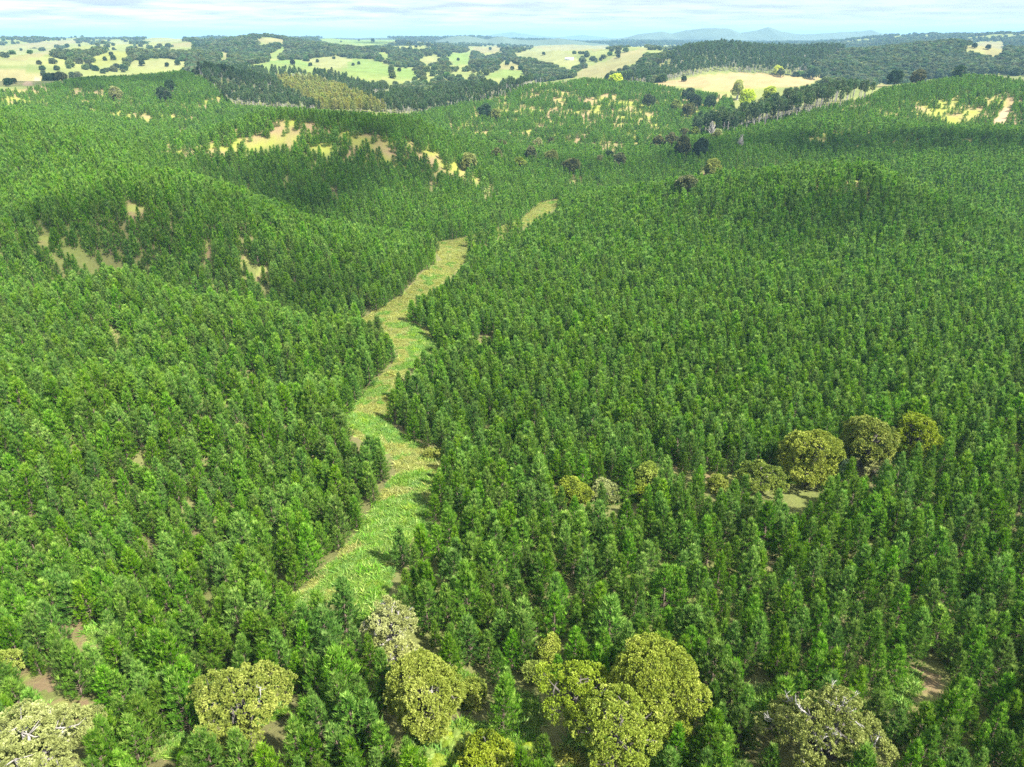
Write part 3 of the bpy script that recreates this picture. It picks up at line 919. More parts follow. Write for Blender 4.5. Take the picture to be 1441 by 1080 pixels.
# ------------------------------------------------------------------ the plantation
NV = 7
CROWN, TRUNK = [], []
for v in range(NV):
    g, tg = pine_geo(v + 1, 8.0, [1.85, 1.6, 2.0, 1.7, 1.9, 1.55, 2.1][v])
    CROWN.append(g); TRUNK.append(tg)
LOWP = [pine_geo(40 + v, 8.0, [1.85, 1.65, 2.0, 1.75][v], lod=1) for v in range(4)]


def plantation_points():
    sx, sy = 2.75, 2.75
    Y = np.arange(26, 1060, sy)
    out = []
    for j, yy in enumerate(Y):
        hw = .82 * yy + 30
        xs = np.arange(-hw, hw, sx) + (j % 2) * sx * .5
        out.append(np.stack([xs, np.full(len(xs), yy)], 1))
    P = np.concatenate(out)
    # planting rows turn from slope to slope
    a = (fbm(P[:, 0], P[:, 1], 160, 55, 2) - .5) * 12
    P[:, 0] += a + rng.normal(0, .5, len(P)); P[:, 1] += a * .6 + rng.normal(0, .5, len(P))
    return P


P = plantation_points()
x, y = P[:, 0], P[:, 1]
z = terrain(x, y)
hs = (7.1 + (fbm(x, y, 90, 70, 2) - .5) * 3.4 + rng.normal(0, 1.2, len(x))) * np.where(y > 380, .92, 1.0)
hs *= np.where(y > 650, .92, 1.0)
qx0, qy0 = project(x, y, z)
qx1, qy1 = project(x, y, z + hs * .75)
ok = qy1 > np.interp(qx1, _plx, _ply)
stay = rng.random(len(x)) < .86
qx2, qy2 = project(x, y, z + hs * np.where(y > 240, 1.0, .75))
qx3, qy3 = project(x, y, z + hs * np.where(y > 240, .5, .4))
ragged = fbm(x, y, 7, 88, 2)
thin = (y < 240) | (rng.random(len(x)) < .42)
for n_t, (qx, qy) in enumerate(((qx0, qy0), (qx1, qy1), (qx2, qy2), (qx3, qy3))):
    ok &= ~(inpoly(qx, qy, GULLY) & np.where(y < 240, (n_t in (0, 3)) | (ragged < .45), thin | (n_t in (0, 1))))
    for e in CLEAR:
        ok &= ~(inell(qx, qy, e) & stay)
pas = pasture_index(qx0, qy0)
ok &= pas < 0
dens = np.ones(len(x))
small = np.zeros(len(x), bool)
for poly, d in SPARSE:
    m = inpoly(qx1, qy1, poly)
    nz = fbm(x, y, 14, 91, 2)
    dens[m] = np.clip(d + (nz[m] - .5) * 1.7, .05, 1)
    small |= m
nzg = fbm(x, y, 8, 95, 2)
dens = np.where((nzg > .775), dens * .2, dens)
ok &= rng.random(len(x)) < dens * .985
hs = np.where(small, hs * .92, hs)
for (nx, ny, W, H, px, py, lab) in native_pos:
    ok &= np.hypot(x - nx, y - ny) > W * .40 + 1.1
    # keep what stands straight in front of a low native from hiding it
    if W > 2 and lab and ny < 130:
        ok &= ~((np.abs(x - nx * y / ny) < W * .36) & (y < ny) & (y > ny - max(2.0, W * (.55 if ny < 80 else 1.0))))
ok &= ~track_mask(x, y)
ok &= (qx1 > -260) & (qx1 < 1700) & (qy1 < 1500)
x, y, z, hs, qx1, qy1, small = x[ok], y[ok], z[ok], hs[ok], qx1[ok], qy1[ok], small[ok]
n = len(x)
dist = np.sqrt(x ** 2 + y ** 2 + (z - CAMZ) ** 2)
wide = rng.uniform(.82, 1.25, n) * np.where(small, 1.35, 1.0)
scl = np.stack([hs / 8 * wide, hs / 8 * wide, hs / 8], 1)
rotz = rng.uniform(0, 6.283, n)
inframe = (qx1 > -8) & (qx1 < 1449) & (qy1 < 1085)
order = np.argsort(np.where(inframe, dist, 1e9))
single = order[:298]
is_single = np.zeros(n, bool); is_single[single] = True
print('plantation pines', n)

crown_me = [c.mesh('crown', [M_NEEDLE]) for c in CROWN]
trunk_me = [t.mesh('trunk', [M_BARK], True) for t in TRUNK]
# names of the landmarks a pine can be described by
MARKS = [(px, py - 45, lab) for (nx, ny, W, H, px, py, lab) in native_pos if lab and ny < 75]
MARKN = {0: 'the big pale tree in the bottom left corner', 1: 'the flat-topped yellow-green tree', 2: 'the pale branchy tree at the gully mouth',
         3: None, 4: 'the round yellow-green tree above the tree ferns', 5: 'the tallest dome of the big yellow-green clump',
         6: 'the left-hand tree of the big yellow-green clump', 7: 'the front tree of the big yellow-green clump', 8: 'the half-dead tree with white branches'}
plabel = {}
taken = set()
for k, nmk in MARKN.items():
    if nmk is None:
        continue
    _, px, py, W, H = NATIVES[k][:5]
    cy = py - 50
    for word, dx, dy in (('left of', -75, 5), ('right of', 75, 5), ('behind', 0, -85), ('in front of', 0, 70)):
        d = np.hypot(qx1[single] - (px + dx), qy1[single] - (cy + dy))
        for jj in np.argsort(d)[:3]:
            if d[jj] > 45:
                break
            if single[jj] in taken:
                continue
            taken.add(single[jj]); plabel[single[jj]] = 'young pine standing %s %s' % (word, nmk); break
for word, tx, ty in (('bottom right corner', 1430, 1050), ('bottom left corner', 170, 1060), ('right edge', 1440, 930)):
    d = np.hypot(qx1[single] - tx, qy1[single] - ty)
    for jj in np.argsort(d)[:3]:
        if single[jj] not in taken:
            taken.add(single[jj]); plabel[single[jj]] = 'young pine closest to the %s of the view' % word; break
for i in single:
    v = int(rng.integers(NV))
    root = bpy.data.objects.new('pine_tree', None); COL.objects.link(root)
    root.location = (x[i], y[i], z[i]); root.rotation_euler = (rng.normal(0, .03), rng.normal(0, .03), rotz[i]); root.scale = scl[i]
    side = 'left of the gully' if qx1[i] < 560 else ('between gully and big yellow-green clump' if qx1[i] < 760 else ('right of the big yellow-green clump' if qx1[i] > 985 else 'behind the big yellow-green clump'))
    tag(root, plabel.get(i, 'bushy young pine in the nearest rows ' + side), 'pine tree', 'young pines in the nearest rows, ' + side)
    link('crown', crown_me[v], root); link('trunk', trunk_me[v], root)

far_m = ~is_single
protos = [merged(CROWN[v], TRUNK[v]) for v in range(NV)] + [merged(*LOWP[v]) for v in range(4)]
var = np.where(dist < 300, rng.integers(0, NV, n), NV + rng.integers(0, 4, n))
scatter('pine_forest', protos, [M_NEEDLE, M_BARK], np.stack([x, y, z], 1)[far_m], var[far_m], rotz[far_m], scl[far_m],
        'dense young green pine plantation covering the hills beyond the nearest rows', 'pine forest')

# ------------------------------------------------------------------ tall dark pine stand on the right ridge, tree by tree
TALLV = [tall_pine_geo(200 + v, 20, 2.9, [.56, .60, .48, .64][v]) for v in range(4)]
tall_c = [a.mesh('crown', [M_TALL]) for a, b in TALLV]
tall_t = [b.mesh('trunk', [M_GREYBARK], True) for a, b in TALLV]
q0 = [hit(*p) for p in [(1022, 195), (1075, 182), (1125, 168), (1180, 154), (1232, 142)]]
base = np.array([(a[0], a[1]) for a in q0])
cnt = 0
stand = []
for row in range(9):
    for s in np.arange(0, 1, 1 / 24):
        f = s * 4; k = min(int(f), 3); p = base[k] + (base[k + 1] - base[k]) * (f - k)
        p = p + np.array([-3.0, 7.0]) * row * .9 + rng.normal(0, 1.5, 2)
        if rng.random() < .12:
            continue
        stand.append((p[0], p[1], row, s))
stand = stand[:235]
sz = terrain([a[0] for a in stand], [a[1] for a in stand])
for i, (a, b, row, s) in enumerate(stand):
    v = int(rng.integers(4))
    root = bpy.data.objects.new('tall_pine', None); COL.objects.link(root)
    root.location = (a, b, sz[i]); root.rotation_euler = (0, 0, rng.uniform(0, 6.28))
    k = rng.uniform(.82, 1.12) * (1.08 if s < .7 else .92)
    root.scale = (k, k, k)
    lab = 'tall dark pine with bare grey trunk, front row of the ridge stand' if row == 0 else 'tall dark pine crowded inside the stand on the right ridge'
    if row == 0 and s == 0: lab = 'tall dark pine at the lower left end of the ridge stand'
    tag(root, lab, 'pine tree', 'front row of the tall ridge stand' if row == 0 else 'tall pines inside the ridge stand')
    link('crown', tall_c[v], root); link('trunk', tall_t[v], root)

# ------------------------------------------------------------------ older woods and far bush
def grid_pts(y0, y1, sp, margin=.80):
    out = []
    yy = y0
    while yy < y1:
        s = sp(yy)
        hw = margin * yy + 40
        xs = np.arange(-hw, hw, s)
        out.append(np.stack([xs + rng.normal(0, s * .28, len(xs)), yy + rng.normal(0, s * .28, len(xs))], 1))
        yy += s
    return np.concatenate(out)


OLDWOOD = [[(280, 104), (330, 98), (400, 100), (470, 110), (520, 128), (560, 138), (600, 140), (640, 126), (700, 128), (765, 116),
            (745, 122), (700, 142), (650, 150), (600, 166), (560, 166), (540, 160), (420, 160), (330, 152), (290, 118)]]
YWOOD = [(385, 104), (430, 102), (470, 114), (510, 130), (540, 142), (540, 156), (480, 152), (440, 140), (400, 122)]
KHILL = [(860, 112), (905, 96), (950, 72), (1010, 55), (1080, 62), (1200, 60), (1160, 80), (1110, 105), (1060, 104), (1000, 104), (950, 112), (915, 120)]
HILLR = [(1060, 62), (1441, 50), (1500, 60), (1500, 110), (1380, 103), (1240, 116), (1150, 104), (1100, 100)]
P = grid_pts(820, 2300, lambda d: 6.0 + max(0, d - 1100) * .004)
zz = terrain(P[:, 0], P[:, 1])
gx, gy = project(P[:, 0], P[:, 1], zz)
tx, ty = project(P[:, 0], P[:, 1], zz + 12)
m_old = inpoly(gx, gy, OLDWOOD[0]) & (P[:, 1] < 1400)
m_k = inpoly(tx, ty, KHILL) & (P[:, 1] > 1180)
m = (m_old | m_k) & (pasture_index(gx, gy) < 0) & (rng.random(len(P)) < .9)
isy = inpoly(tx, ty, YWOOD) & m_old
P, zz, isy, mk = P[m], zz[m], isy[m], m_k[m]
yprot = [tall_pine_geo(240 + v, 18, 3.2, .25) for v in range(2)]
def remat(t, a, b):
    V, T, tn, mi = t
    return V, T, tn, np.where(mi == 0, a, b)
pr = [remat(merged(a, b), 0, 1) for a, b in TALLV] + [remat(merged(a, b), 2, 1) for a, b in yprot]
va = np.where(isy, 4 + rng.integers(0, 2, len(P)), rng.integers(0, 4, len(P)))
k = rng.uniform(.6, 1.0, len(P)) * np.where(mk, 1.05, .85)
scatter('mature_forest', pr, [M_TALL, M_GREYBARK, M_YTALL], np.stack([P[:, 0], P[:, 1], zz], 1), va, rng.uniform(0, 6.28, len(P)),
        np.stack([k, k, k], 1), 'older tall grey-stemmed forest behind the plantation and on the dark far hill', 'forest')
print('mature', len(P))

FARB = [broad_tree(300 + v, 10, 9, 'dome', dens=1.1, blade=1.3, bw=.8, leafy=5) for v in range(4)]
farp = [merged(a, b) for a, b, c in FARB]
P = grid_pts(1000, 7500, lambda d: 8.5 + max(0, d - 1500) * .0052, .78)
zz = terrain(P[:, 0], P[:, 1])
gx, gy = project(P[:, 0], P[:, 1], zz)
tx, ty = project(P[:, 0], P[:, 1], zz + 8)
m = (gy < np.interp(gx, _plx, _ply)) & (pasture_index(gx, gy) < 0) & (pasture_index(tx, ty) < 0)
m &= ~(inpoly(gx, gy, OLDWOOD[0]) & (P[:, 1] < 1400)) & ~(inpoly(tx, ty, KHILL) & (P[:, 1] > 1180) & (P[:, 1] < 2300))
nz = fbm(P[:, 0], P[:, 1], 260, 77, 3)
thick = inpoly(tx, ty, HILLR) | (inpoly(tx, ty, [(180, 110), (290, 62), (340, 46), (420, 48), (560, 66), (560, 84), (440, 80), (380, 84), (320, 100)])) | (P[:, 1] > 5200)
m &= (rng.random(len(P)) < np.where(thick, .95, np.where(nz > .54, .9, .10)))
m &= (gx > -200) & (gx < 1640)
P, zz = P[m], zz[m]
k = rng.uniform(.6, 1.2, len(P)) * (1 + np.maximum(0, P[:, 1] - 1500) * .00010)
scatter('native_bush', farp, [M_FAR, M_GREYBARK], np.stack([P[:, 0], P[:, 1], zz], 1), rng.integers(0, 4, len(P)), rng.uniform(0, 6.28, len(P)),
        np.stack([k, k, k * .9], 1), 'dark bush and hedgerow woods scattered over the far farmland hills', 'woodland')
print('bush', len(P))

# lone trees dotted on the far paddocks
LONE = [(412, 92), (505, 91), (497, 93), (437, 94), (447, 88), (470, 84), (160, 85), (148, 86), (157, 79), (130, 98), (62, 107), (20, 118), (12, 122),
        (714, 92), (721, 99), (765, 78), (645, 86), (632, 80), (562, 101), (551, 103), (870, 82), (845, 86), (892, 103), (880, 104), (925, 100),
        (962, 115), (200, 93), (235, 94), (250, 92), (362, 98), (95, 68), (112, 66), (30, 72), (480, 60), (505, 58), (525, 60), (690, 71), (820, 92), (1390, 70), (1371, 68)]
lone_g = [broad_tree(330 + v, 10, 9.5, 'dome', dens=1.6, blade=1.0, bw=.6, leafy=5) for v in range(3)]
lone_m = [(a.mesh('crown', [M_DARKLEAF]), b.mesh('trunk', [M_GREYBARK], True)) for a, b, c in lone_g]
for i, (px, py) in enumerate(LONE):
    h = hit(px, py)
    if h is None: continue
    root = bpy.data.objects.new('paddock_tree', None); COL.objects.link(root); root.location = h
    k = rng.uniform(.5, 1.15) * (1 + max(0, h[1] - 1500) * .0002); root.scale = (k, k, k); root.rotation_euler = (0, 0, rng.uniform(0, 6.28))
    tag(root, 'small dark tree standing alone on a far grassy paddock', 'tree', 'lone trees on the far paddocks')
    link('crown', lone_m[i % 3][0], root); link('trunk', lone_m[i % 3][1], root)

# ------------------------------------------------------------------ farmhouses
def plain_mat(name, c, rough=.6):
    m, nt, out = new_mat(name)
    pb = N(nt, 'ShaderNodeBsdfPrincipled'); pb.inputs['Roughness'].default_value = rough
    no = N(nt, 'ShaderNodeTexNoise'); no.inputs['Scale'].default_value = 3
    mx = N(nt, 'ShaderNodeMix', data_type='RGBA'); mx.inputs[6].default_value = (*[q * .85 for q in c], 1); mx.inputs[7].default_value = (*c, 1)
    nt.links.new(no.outputs[0], mx.inputs[0]); nt.links.new(mx.outputs[2], pb.inputs['Base Color'])
    nt.links.new(pb.outputs[0], out.inputs[0]); return m


M_WALL = plain_mat('white_weatherboard', (.75, .74, .70)); M_ROOF = plain_mat('grey_iron_roof', (.45, .46, .48), .4); M_GLASS = plain_mat('window_glass', (.05, .06, .08), .1)


def box(g, a, b):
    (x0, y0, z0), (x1, y1, z1) = a, b
    V = [(x0, y0, z0), (x1, y0, z0), (x1, y1, z0), (x0, y1, z0), (x0, y0, z1), (x1, y0, z1), (x1, y1, z1), (x0, y1, z1)]
    Q = [(0, 3, 2, 1), (4, 5, 6, 7), (0, 1, 5, 4), (1, 2, 6, 5), (2, 3, 7, 6), (3, 0, 4, 7)]
    g.add(V, [t for q in Q for t in ((q[0], q[1], q[2]), (q[0], q[2], q[3]))])


for px, py, L, rz, lab in ((577, 121, 16, .3, 'white farmhouse with a grey roof among trees below the green paddock'),
                           (801, 85, 20, -.2, 'far pale farmhouse on the grassy valley floor')):
    h = hit(px, py)
    root = bpy.data.objects.new('farmhouse', None); COL.objects.link(root); root.location = h; root.rotation_euler = (0, 0, rz); tag(root, lab, 'house')
    w = 8.0
    g = Geo(); box(g, (-L / 2, -w / 2, -1), (L / 2, w / 2, 3))
    for s in (-1, 1):
        g.add([(s * L / 2, -w / 2, 3), (s * L / 2, w / 2, 3), (s * L / 2, 0, 5.6)], [(0, 1, 2)])
    link('wall', g.mesh('wall', [M_WALL]), root)
    g = Geo()
    for s in (-1, 1):
        e = w / 2 + .5
        V = [(-L / 2 - .5, s * e, 2.75), (L / 2 + .5, s * e, 2.75), (L / 2 + .5, 0, 5.75), (-L / 2 - .5, 0, 5.75)]
        V += [(a, b, c + .15) for a, b, c in V]
        Q = [(0, 1, 2, 3), (4, 5, 6, 7), (0, 1, 5, 4), (1, 2, 6, 5), (3, 0, 4, 7)]
        g.add(V, [t for q in Q for t in ((q[0], q[1], q[2]), (q[0], q[2], q[3]))])
    link('roof', g.mesh('roof', [M_ROOF]), root)
    for k in range(3):
        g = Geo(); cx = -L / 2 + L * (k + .8) / 3.6
        box(g, (cx - .8, -w / 2 - .06, 1.0), (cx + .8, -w / 2 + .02, 2.2))
        link('window', g.mesh('window', [M_GLASS]), root)
    g = Geo(); box(g, (L * .38, -w / 2 - .06, 0), (L * .38 + 1, -w / 2 + .02, 2.1)); link('door', g.mesh('door', [M_ROOF]), root)

# ------------------------------------------------------------------ ground
th = np.concatenate([np.linspace(-math.pi, -R(52), 60)[:-1], np.linspace(-R(52), R(52), 620), np.linspace(R(52), math.pi, 60)[1:-1]])
rr = np.geomspace(18, 26000, 520)
TH, RRm = np.meshgrid(th, rr)
gx, gy = RRm * np.sin(TH), RRm * np.cos(TH)
gz = terrain(gx, gy)
nt_, nr_ = len(th), len(rr)
V = np.stack([gx.ravel(), gy.ravel(), gz.ravel()], 1)
I, J = np.meshgrid(np.arange(nr_ - 1), np.arange(nt_), indexing='ij')
a = I * nt_ + J; b = I * nt_ + (J + 1) % nt_
c = a + nt_; d = b + nt_
T = np.concatenate([np.stack([a, b, d], -1).reshape(-1, 3), np.stack([a, d, c], -1).reshape(-1, 3)])[:, ::-1]
ci = len(V)
V = np.concatenate([V, [[0, 0, float(terrain(0.1, 18)[0])]]])
jj = np.arange(nt_)
T = np.concatenate([T, np.stack([np.full(nt_, ci), jj, (jj + 1) % nt_], 1)[:, ::-1]])
X, Y, Z = V.T
px, py = project(X, Y, Z)
front = Y > 5
colr = np.empty((len(V), 3))
nA = fbm(X, Y, 14, 31, 3)[:, None]; nB = fbm(X, Y, 60, 37, 3)[:, None]
colr[:] = np.array([.115, .09, .05]) * (1 - nA) + np.array([.12, .15, .035]) * nA
dist = np.hypot(X, Y)
# sparse hills: yellow-green grass and bare earth show between the trees
for poly, dn in SPARSE:
    m = front & inpoly(px, py, poly) & (dist < 1100)
    t = np.clip((nA[m] - .35) * 3.5, 0, 1)
    cc = np.array([.21, .155, .08]) * (1 - t) + np.array([.19, .205, .04]) * t
    colr[m] = cc
far = (dist > 700) & front & (py < np.interp(px, _plx, _ply) + 2)
fc = np.array([.08, .11, .03]) * (1 - nB) + np.array([.21, .215, .07]) * nB
colr[far] = fc[far]
wob = fbm(X, Y, 55, 63, 3) - .5; wob2 = fbm(X, Y, 40, 68, 3) - .5
pidx = pasture_index(px + wob * 22, py + wob2 * 5)
for i, (poly, kk) in enumerate(PAST):
    m = front & (pidx == i)
    q = np.clip((fbm(X[m], Y[m], 120, 83, 3)[:, None] - .35) * 2.2, 0, 1)
    colr[m] = (np.array(PCOL[kk]) * (1 - .45 * q) + np.array([.17, .18, .055]) * .45 * q) * (.66 + .4 * nA[m])
vf = dist > 5500
colr[vf] = np.array([.05, .07, .045])
g_m = (front & inpoly(px, py, GULLY)).astype(float)
for e in CLEAR[:6]: pass
c_m = np.zeros(len(V))
for e in CLEAR:
    c_m = np.maximum(c_m, (front & inell(px, py, (e[0], e[1], e[2] * 1.15, e[3] * 1.25))).astype(float))
tk = track_mask(X, Y)
colr[tk] = (.30, .215, .13)
# green inside the gully is strongest on the near, wet stretch
wet = np.clip(1.1 - (Y - 60) / 320, .4, 1.05) * g_m
extra = {'cover': ('FLOAT_COLOR', np.concatenate([colr, np.ones((len(V), 1))], 1)), 'gully': ('FLOAT', g_m), 'clearing': ('FLOAT', c_m), 'wet': ('FLOAT', wet)}


def ground_mat():
    m, nt, out = new_mat('ground_cover')
    L = nt.links
    ge = N(nt, 'ShaderNodeNewGeometry')
    def noise(scale, detail=6, rough=.6):
        n = N(nt, 'ShaderNodeTexNoise'); n.inputs['Scale'].default_value = scale; n.inputs['Detail'].default_value = detail; n.inputs['Roughness'].default_value = rough
        L.new(ge.outputs['Position'], n.inputs['Vector']); return n.outputs[0]
    def at(nm):
        return N(nt, 'ShaderNodeAttribute', attribute_name=nm)
    def math_(op, a, b, clamp=False):
        n = N(nt, 'ShaderNodeMath', operation=op, use_clamp=clamp)
        for k, v in enumerate((a, b)):
            if isinstance(v, (int, float)): n.inputs[k].default_value = v
            else: L.new(v, n.inputs[k])
        return n.outputs[0]
    def mix(f, a, b):
        n = N(nt, 'ShaderNodeMix', data_type='RGBA')
        L.new(f, n.inputs[0]) if not isinstance(f, float) else setattr(n.inputs[0], 'default_value', f)
        for k, v in ((6, a), (7, b)):
            if isinstance(v, tuple): n.inputs[k].default_value = (*v, 1)
            else: L.new(v, n.inputs[k])
        return n.outputs[2]
    def ramp(f, lo, hi):
        n = N(nt, 'ShaderNodeMapRange'); n.inputs[1].default_value = lo; n.inputs[2].default_value = hi
        L.new(f, n.inputs[0]); return n.outputs[0]
    n1, n2, n3 = noise(.16, 6), noise(.9, 6, .7), noise(5, 4, .7)
    bright = math_('ADD', math_('MULTIPLY', n2, .9), .55)
    base = N(nt, 'ShaderNodeVectorMath', operation='SCALE'); L.new(at('cover').outputs['Color'], base.inputs[0]); L.new(bright, base.inputs['Scale'])
    dry = mix(ramp(n2, .3, .7), (.18, .185, .045), (.28, .29, .075))
    grn = mix(ramp(n3, .3, .7), (.07, .17, .02), (.20, .29, .05))
    wetf = math_('ADD', at('wet').outputs['Fac'], math_('MULTIPLY', math_('SUBTRACT', n1, .5), 2.4))
    grass = mix(ramp(math_('ADD', wetf, math_('MULTIPLY', math_('SUBTRACT', n2, .5), 1.4)), .45, .75), dry, grn)
    gf = ramp(math_('ADD', at('gully').outputs['Fac'], math_('MULTIPLY', math_('SUBTRACT', n2, .5), .9)), .35, .55)
    cf = ramp(math_('ADD', at('clearing').outputs['Fac'], math_('MULTIPLY', math_('SUBTRACT', n2, .5), 1.2)), .35, .6)
    clr = mix(ramp(n1, .42, .62), (.165, .12, .065), (.17, .19, .05))
    c1 = mix(cf, base.outputs[0], clr)
    c2 = mix(gf, c1, grass)
    pb = N(nt, 'ShaderNodeBsdfPrincipled'); pb.inputs['Roughness'].default_value = .95; pb.inputs['Specular IOR Level'].default_value = .1
    L.new(c2, pb.inputs['Base Color'])
    bp = N(nt, 'ShaderNodeBump'); bp.inputs['Strength'].default_value = .8; bp.inputs['Distance'].default_value = .4
    L.new(math_('ADD', n2, math_('MULTIPLY', n3, .3)), bp.inputs['Height']); L.new(bp.outputs[0], pb.inputs['Normal'])
    L.new(pb.outputs[0], out.inputs[0])
    return m


gme = mesh_from('ground', V, T, [ground_mat()], None, None, True, extra)
tag(link('ground', gme), 'rolling hill country of brown earth, grass gully and paddocks', 'ground', None, 'structure')

# ------------------------------------------------------------------ grass in the gully
def grass_clump(seed, h, nblade, spread):
    r = np.random.default_rng(seed); g = Geo()
    P0 = np.concatenate([r.normal(0, .22, (nblade, 2)), np.zeros((nblade, 1))], 1)
    tufts(g, P0, np.tile([[0, 0, 1.]], (nblade, 1)), np.clip(.5 + r.normal(0, .18, nblade), 0, 1), 3, h, .10, spread, r)
    return g.arr()


P = np.stack([rng.uniform(-110, 110, 560000), 36 + 450 * rng.random(560000) ** 1.35], 1)
P = P[np.abs(P[:, 0]) < .8 * P[:, 1]]
zz = terrain(P[:, 0], P[:, 1])
gx, gy = project(P[:, 0], P[:, 1], zz)
m = inpoly(gx, gy, GULLY)
for e in [(655, 1052, 75, 34), (900, 1070, 130, 36), (600, 1062, 22, 28), (735, 1012, 24, 34), (60, 955, 40, 16), (115, 890, 28, 24), (250, 1050, 46, 17), (100, 997, 34, 14), (1080, 985, 28, 17), (655, 972, 20, 24), (850, 700, 60, 10), (385, 762, 18, 26), (305, 546, 24, 9), (600, 745, 18, 9), (1130, 665, 70, 16), (1255, 637, 40, 16), (340, 1000, 60, 20), (205, 940, 20, 14), (1290, 975, 40, 30)]: m |= inell(gx, gy, e)
P, zz, gx, gy = P[m], zz[m], gx[m], gy[m]
w = np.clip(1.1 - (P[:, 1] - 60) / 330, .38, 1.05) + (fbm(P[:, 0], P[:, 1], 5, 61, 3) - .5) * 2.6
ex, ey = gx - 6, gy
edge = inpoly(gx, gy, GULLY) & ~(inpoly(gx - 14, gy, GULLY) & inpoly(gx + 9, gy, GULLY))
w -= edge * .35
green = w > .62
k = rng.uniform(.45, 1.3, len(P)) * np.where(rng.random(len(P)) < .06, 2.0, 1.0)
for nm, sel, mat, hh, sp, lab in (('grass', green, M_GREEN, .50, R(70), 'lush bright green grass along the gully floor'), ('dry_grass', ~green, M_DRY, .42, R(78), 'dry straw-coloured grass along the gully banks')):
    kk = k[sel]
    scatter(nm, [grass_clump(700 + v, hh, 26, sp) for v in range(3)], [mat], np.stack([P[sel, 0], P[sel, 1], zz[sel]], 1), rng.integers(0, 3, sel.sum()),
            rng.uniform(0, 6.28, sel.sum()), np.stack([kk, kk, kk * .8], 1), lab, 'grass')
print('grass', len(P))

# ------------------------------------------------------------------ far mountains
def mountain_sheet(prof, dist_, depth):
    px = np.linspace(prof[0][0], prof[-1][0], 260)
    top = np.interp(px, [p[0] for p in prof], [p[1] for p in prof])
    top = top + (fbm(px, px * 0, 14, 5, 3) - .5) * 1.6
    rows = np.linspace(-1, 1, 25)
    Vv = []
    for q in rows:
        Yd = dist_ + q * depth
        xx = (px - 720.5) / FOC * dist_ * .9
        hz = np.array([CAMZ + dist_ * (ray(720.5, t)[2] / ray(720.5, t)[1]) for t in top - 1.5])
        env = np.clip(1 - abs(q), 0, 1) ** .9
        rid = 1 - .35 * env * 0 - .28 * fbm(xx, np.full(len(xx), Yd), 900, 44, 3) * (abs(q) ** .5)
        Vv.append(np.stack([xx, np.full(len(xx), Yd), np.maximum(-40, (hz + 40) * env * rid - 40)], 1))
    Vv = np.concatenate(Vv); n = len(px); T = []
    for i in range(len(rows) - 1):
        for j in range(n - 1):
            p = i * n + j
            T += [(p, p + 1, p + n + 1), (p, p + n + 1, p + n)]
    return Vv, np.array(T)


mm, nt, out = new_mat('mountain_bush')
ge = N(nt, 'ShaderNodeNewGeometry'); no = N(nt, 'ShaderNodeTexNoise'); no.inputs['Scale'].default_value = .004; no.inputs['Detail'].default_value = 8
nt.links.new(ge.outputs['Position'], no.inputs['Vector'])
mx = N(nt, 'ShaderNodeMix', data_type='RGBA'); mx.inputs[6].default_value = (.03, .05, .03, 1); mx.inputs[7].default_value = (.07, .10, .05, 1)
nt.links.new(no.outputs[0], mx.inputs[0]); pb = N(nt, 'ShaderNodeBsdfPrincipled'); pb.inputs['Roughness'].default_value = .9
nt.links.new(mx.outputs[2], pb.inputs['Base Color']); nt.links.new(pb.outputs[0], out.inputs[0])
for prof, dd, dep, lab in (
    ([(800, 60), (870, 56), (900, 50), (932, 46), (945, 49), (965, 44), (990, 42), (1005, 41), (1025, 42), (1040, 48), (1062, 45), (1079, 40), (1100, 47), (1125, 50), (1150, 49), (1185, 47), (1210, 46), (1224, 44), (1240, 49), (1262, 54), (1290, 60)], 7400, 900, 'blue mountain range on the horizon at the right'),
    ([(600, 60), (660, 54), (690, 51), (722, 47), (745, 51), (790, 54), (820, 51), (850, 54), (890, 60)], 14000, 1300, 'faint pale blue peaks on the horizon at the centre'),
    ([(1270, 60), (1330, 53), (1370, 51), (1410, 52), (1480, 56)], 13500, 1300, 'faint pale blue ridge on the horizon at the far right'),
    ([(590, 66), (612, 60), (628, 55), (645, 52), (660, 53), (685, 57), (700, 54), (708, 53), (722, 57), (745, 59), (772, 57), (785, 55), (800, 58), (830, 62), (870, 66)], 5200, 450, 'dark blue low wooded ridge near the horizon at the centre'),
    ([(1230, 66), (1280, 59), (1300, 54), (1318, 51), (1330, 54), (1360, 55), (1395, 52), (1420, 50), (1450, 50), (1520, 52), (1600, 58)], 4200, 350, 'dark blue wooded ridge on the skyline at the right edge')):
    Vv, T = mountain_sheet(prof, dd, dep)
    o = link('mountains', mesh_from('mountains', Vv, T, [mm], None, None, True)); tag(o, lab, 'mountains', None, 'structure')

# ------------------------------------------------------------------ haze
g = Geo(); box(g, (-27000, -27000, -60.0), (27000, 27000, 245))
hm, nt, out = new_mat('haze')
pv = N(nt, 'ShaderNodeVolumePrincipled'); pv.inputs['Color'].default_value = (.31, .58, .83, 1); pv.inputs['Density'].default_value = 0.00008
pv.inputs['Anisotropy'].default_value = 0.05
nt.links.new(pv.outputs[0], out.inputs['Volume'])
hz = link('haze', g.mesh('haze', [hm])); tag(hz, 'thin blue haze lying over the far hills', 'haze', None, 'stuff')

# ------------------------------------------------------------------ sky, sun, camera
SUN_EL, SUN_AZ = R(50), R(128)      # azimuth clockwise from the view direction (+Y)
SUNV = np.array([math.sin(SUN_AZ) * math.cos(SUN_EL), math.cos(SUN_AZ) * math.cos(SUN_EL), math.sin(SUN_EL)])

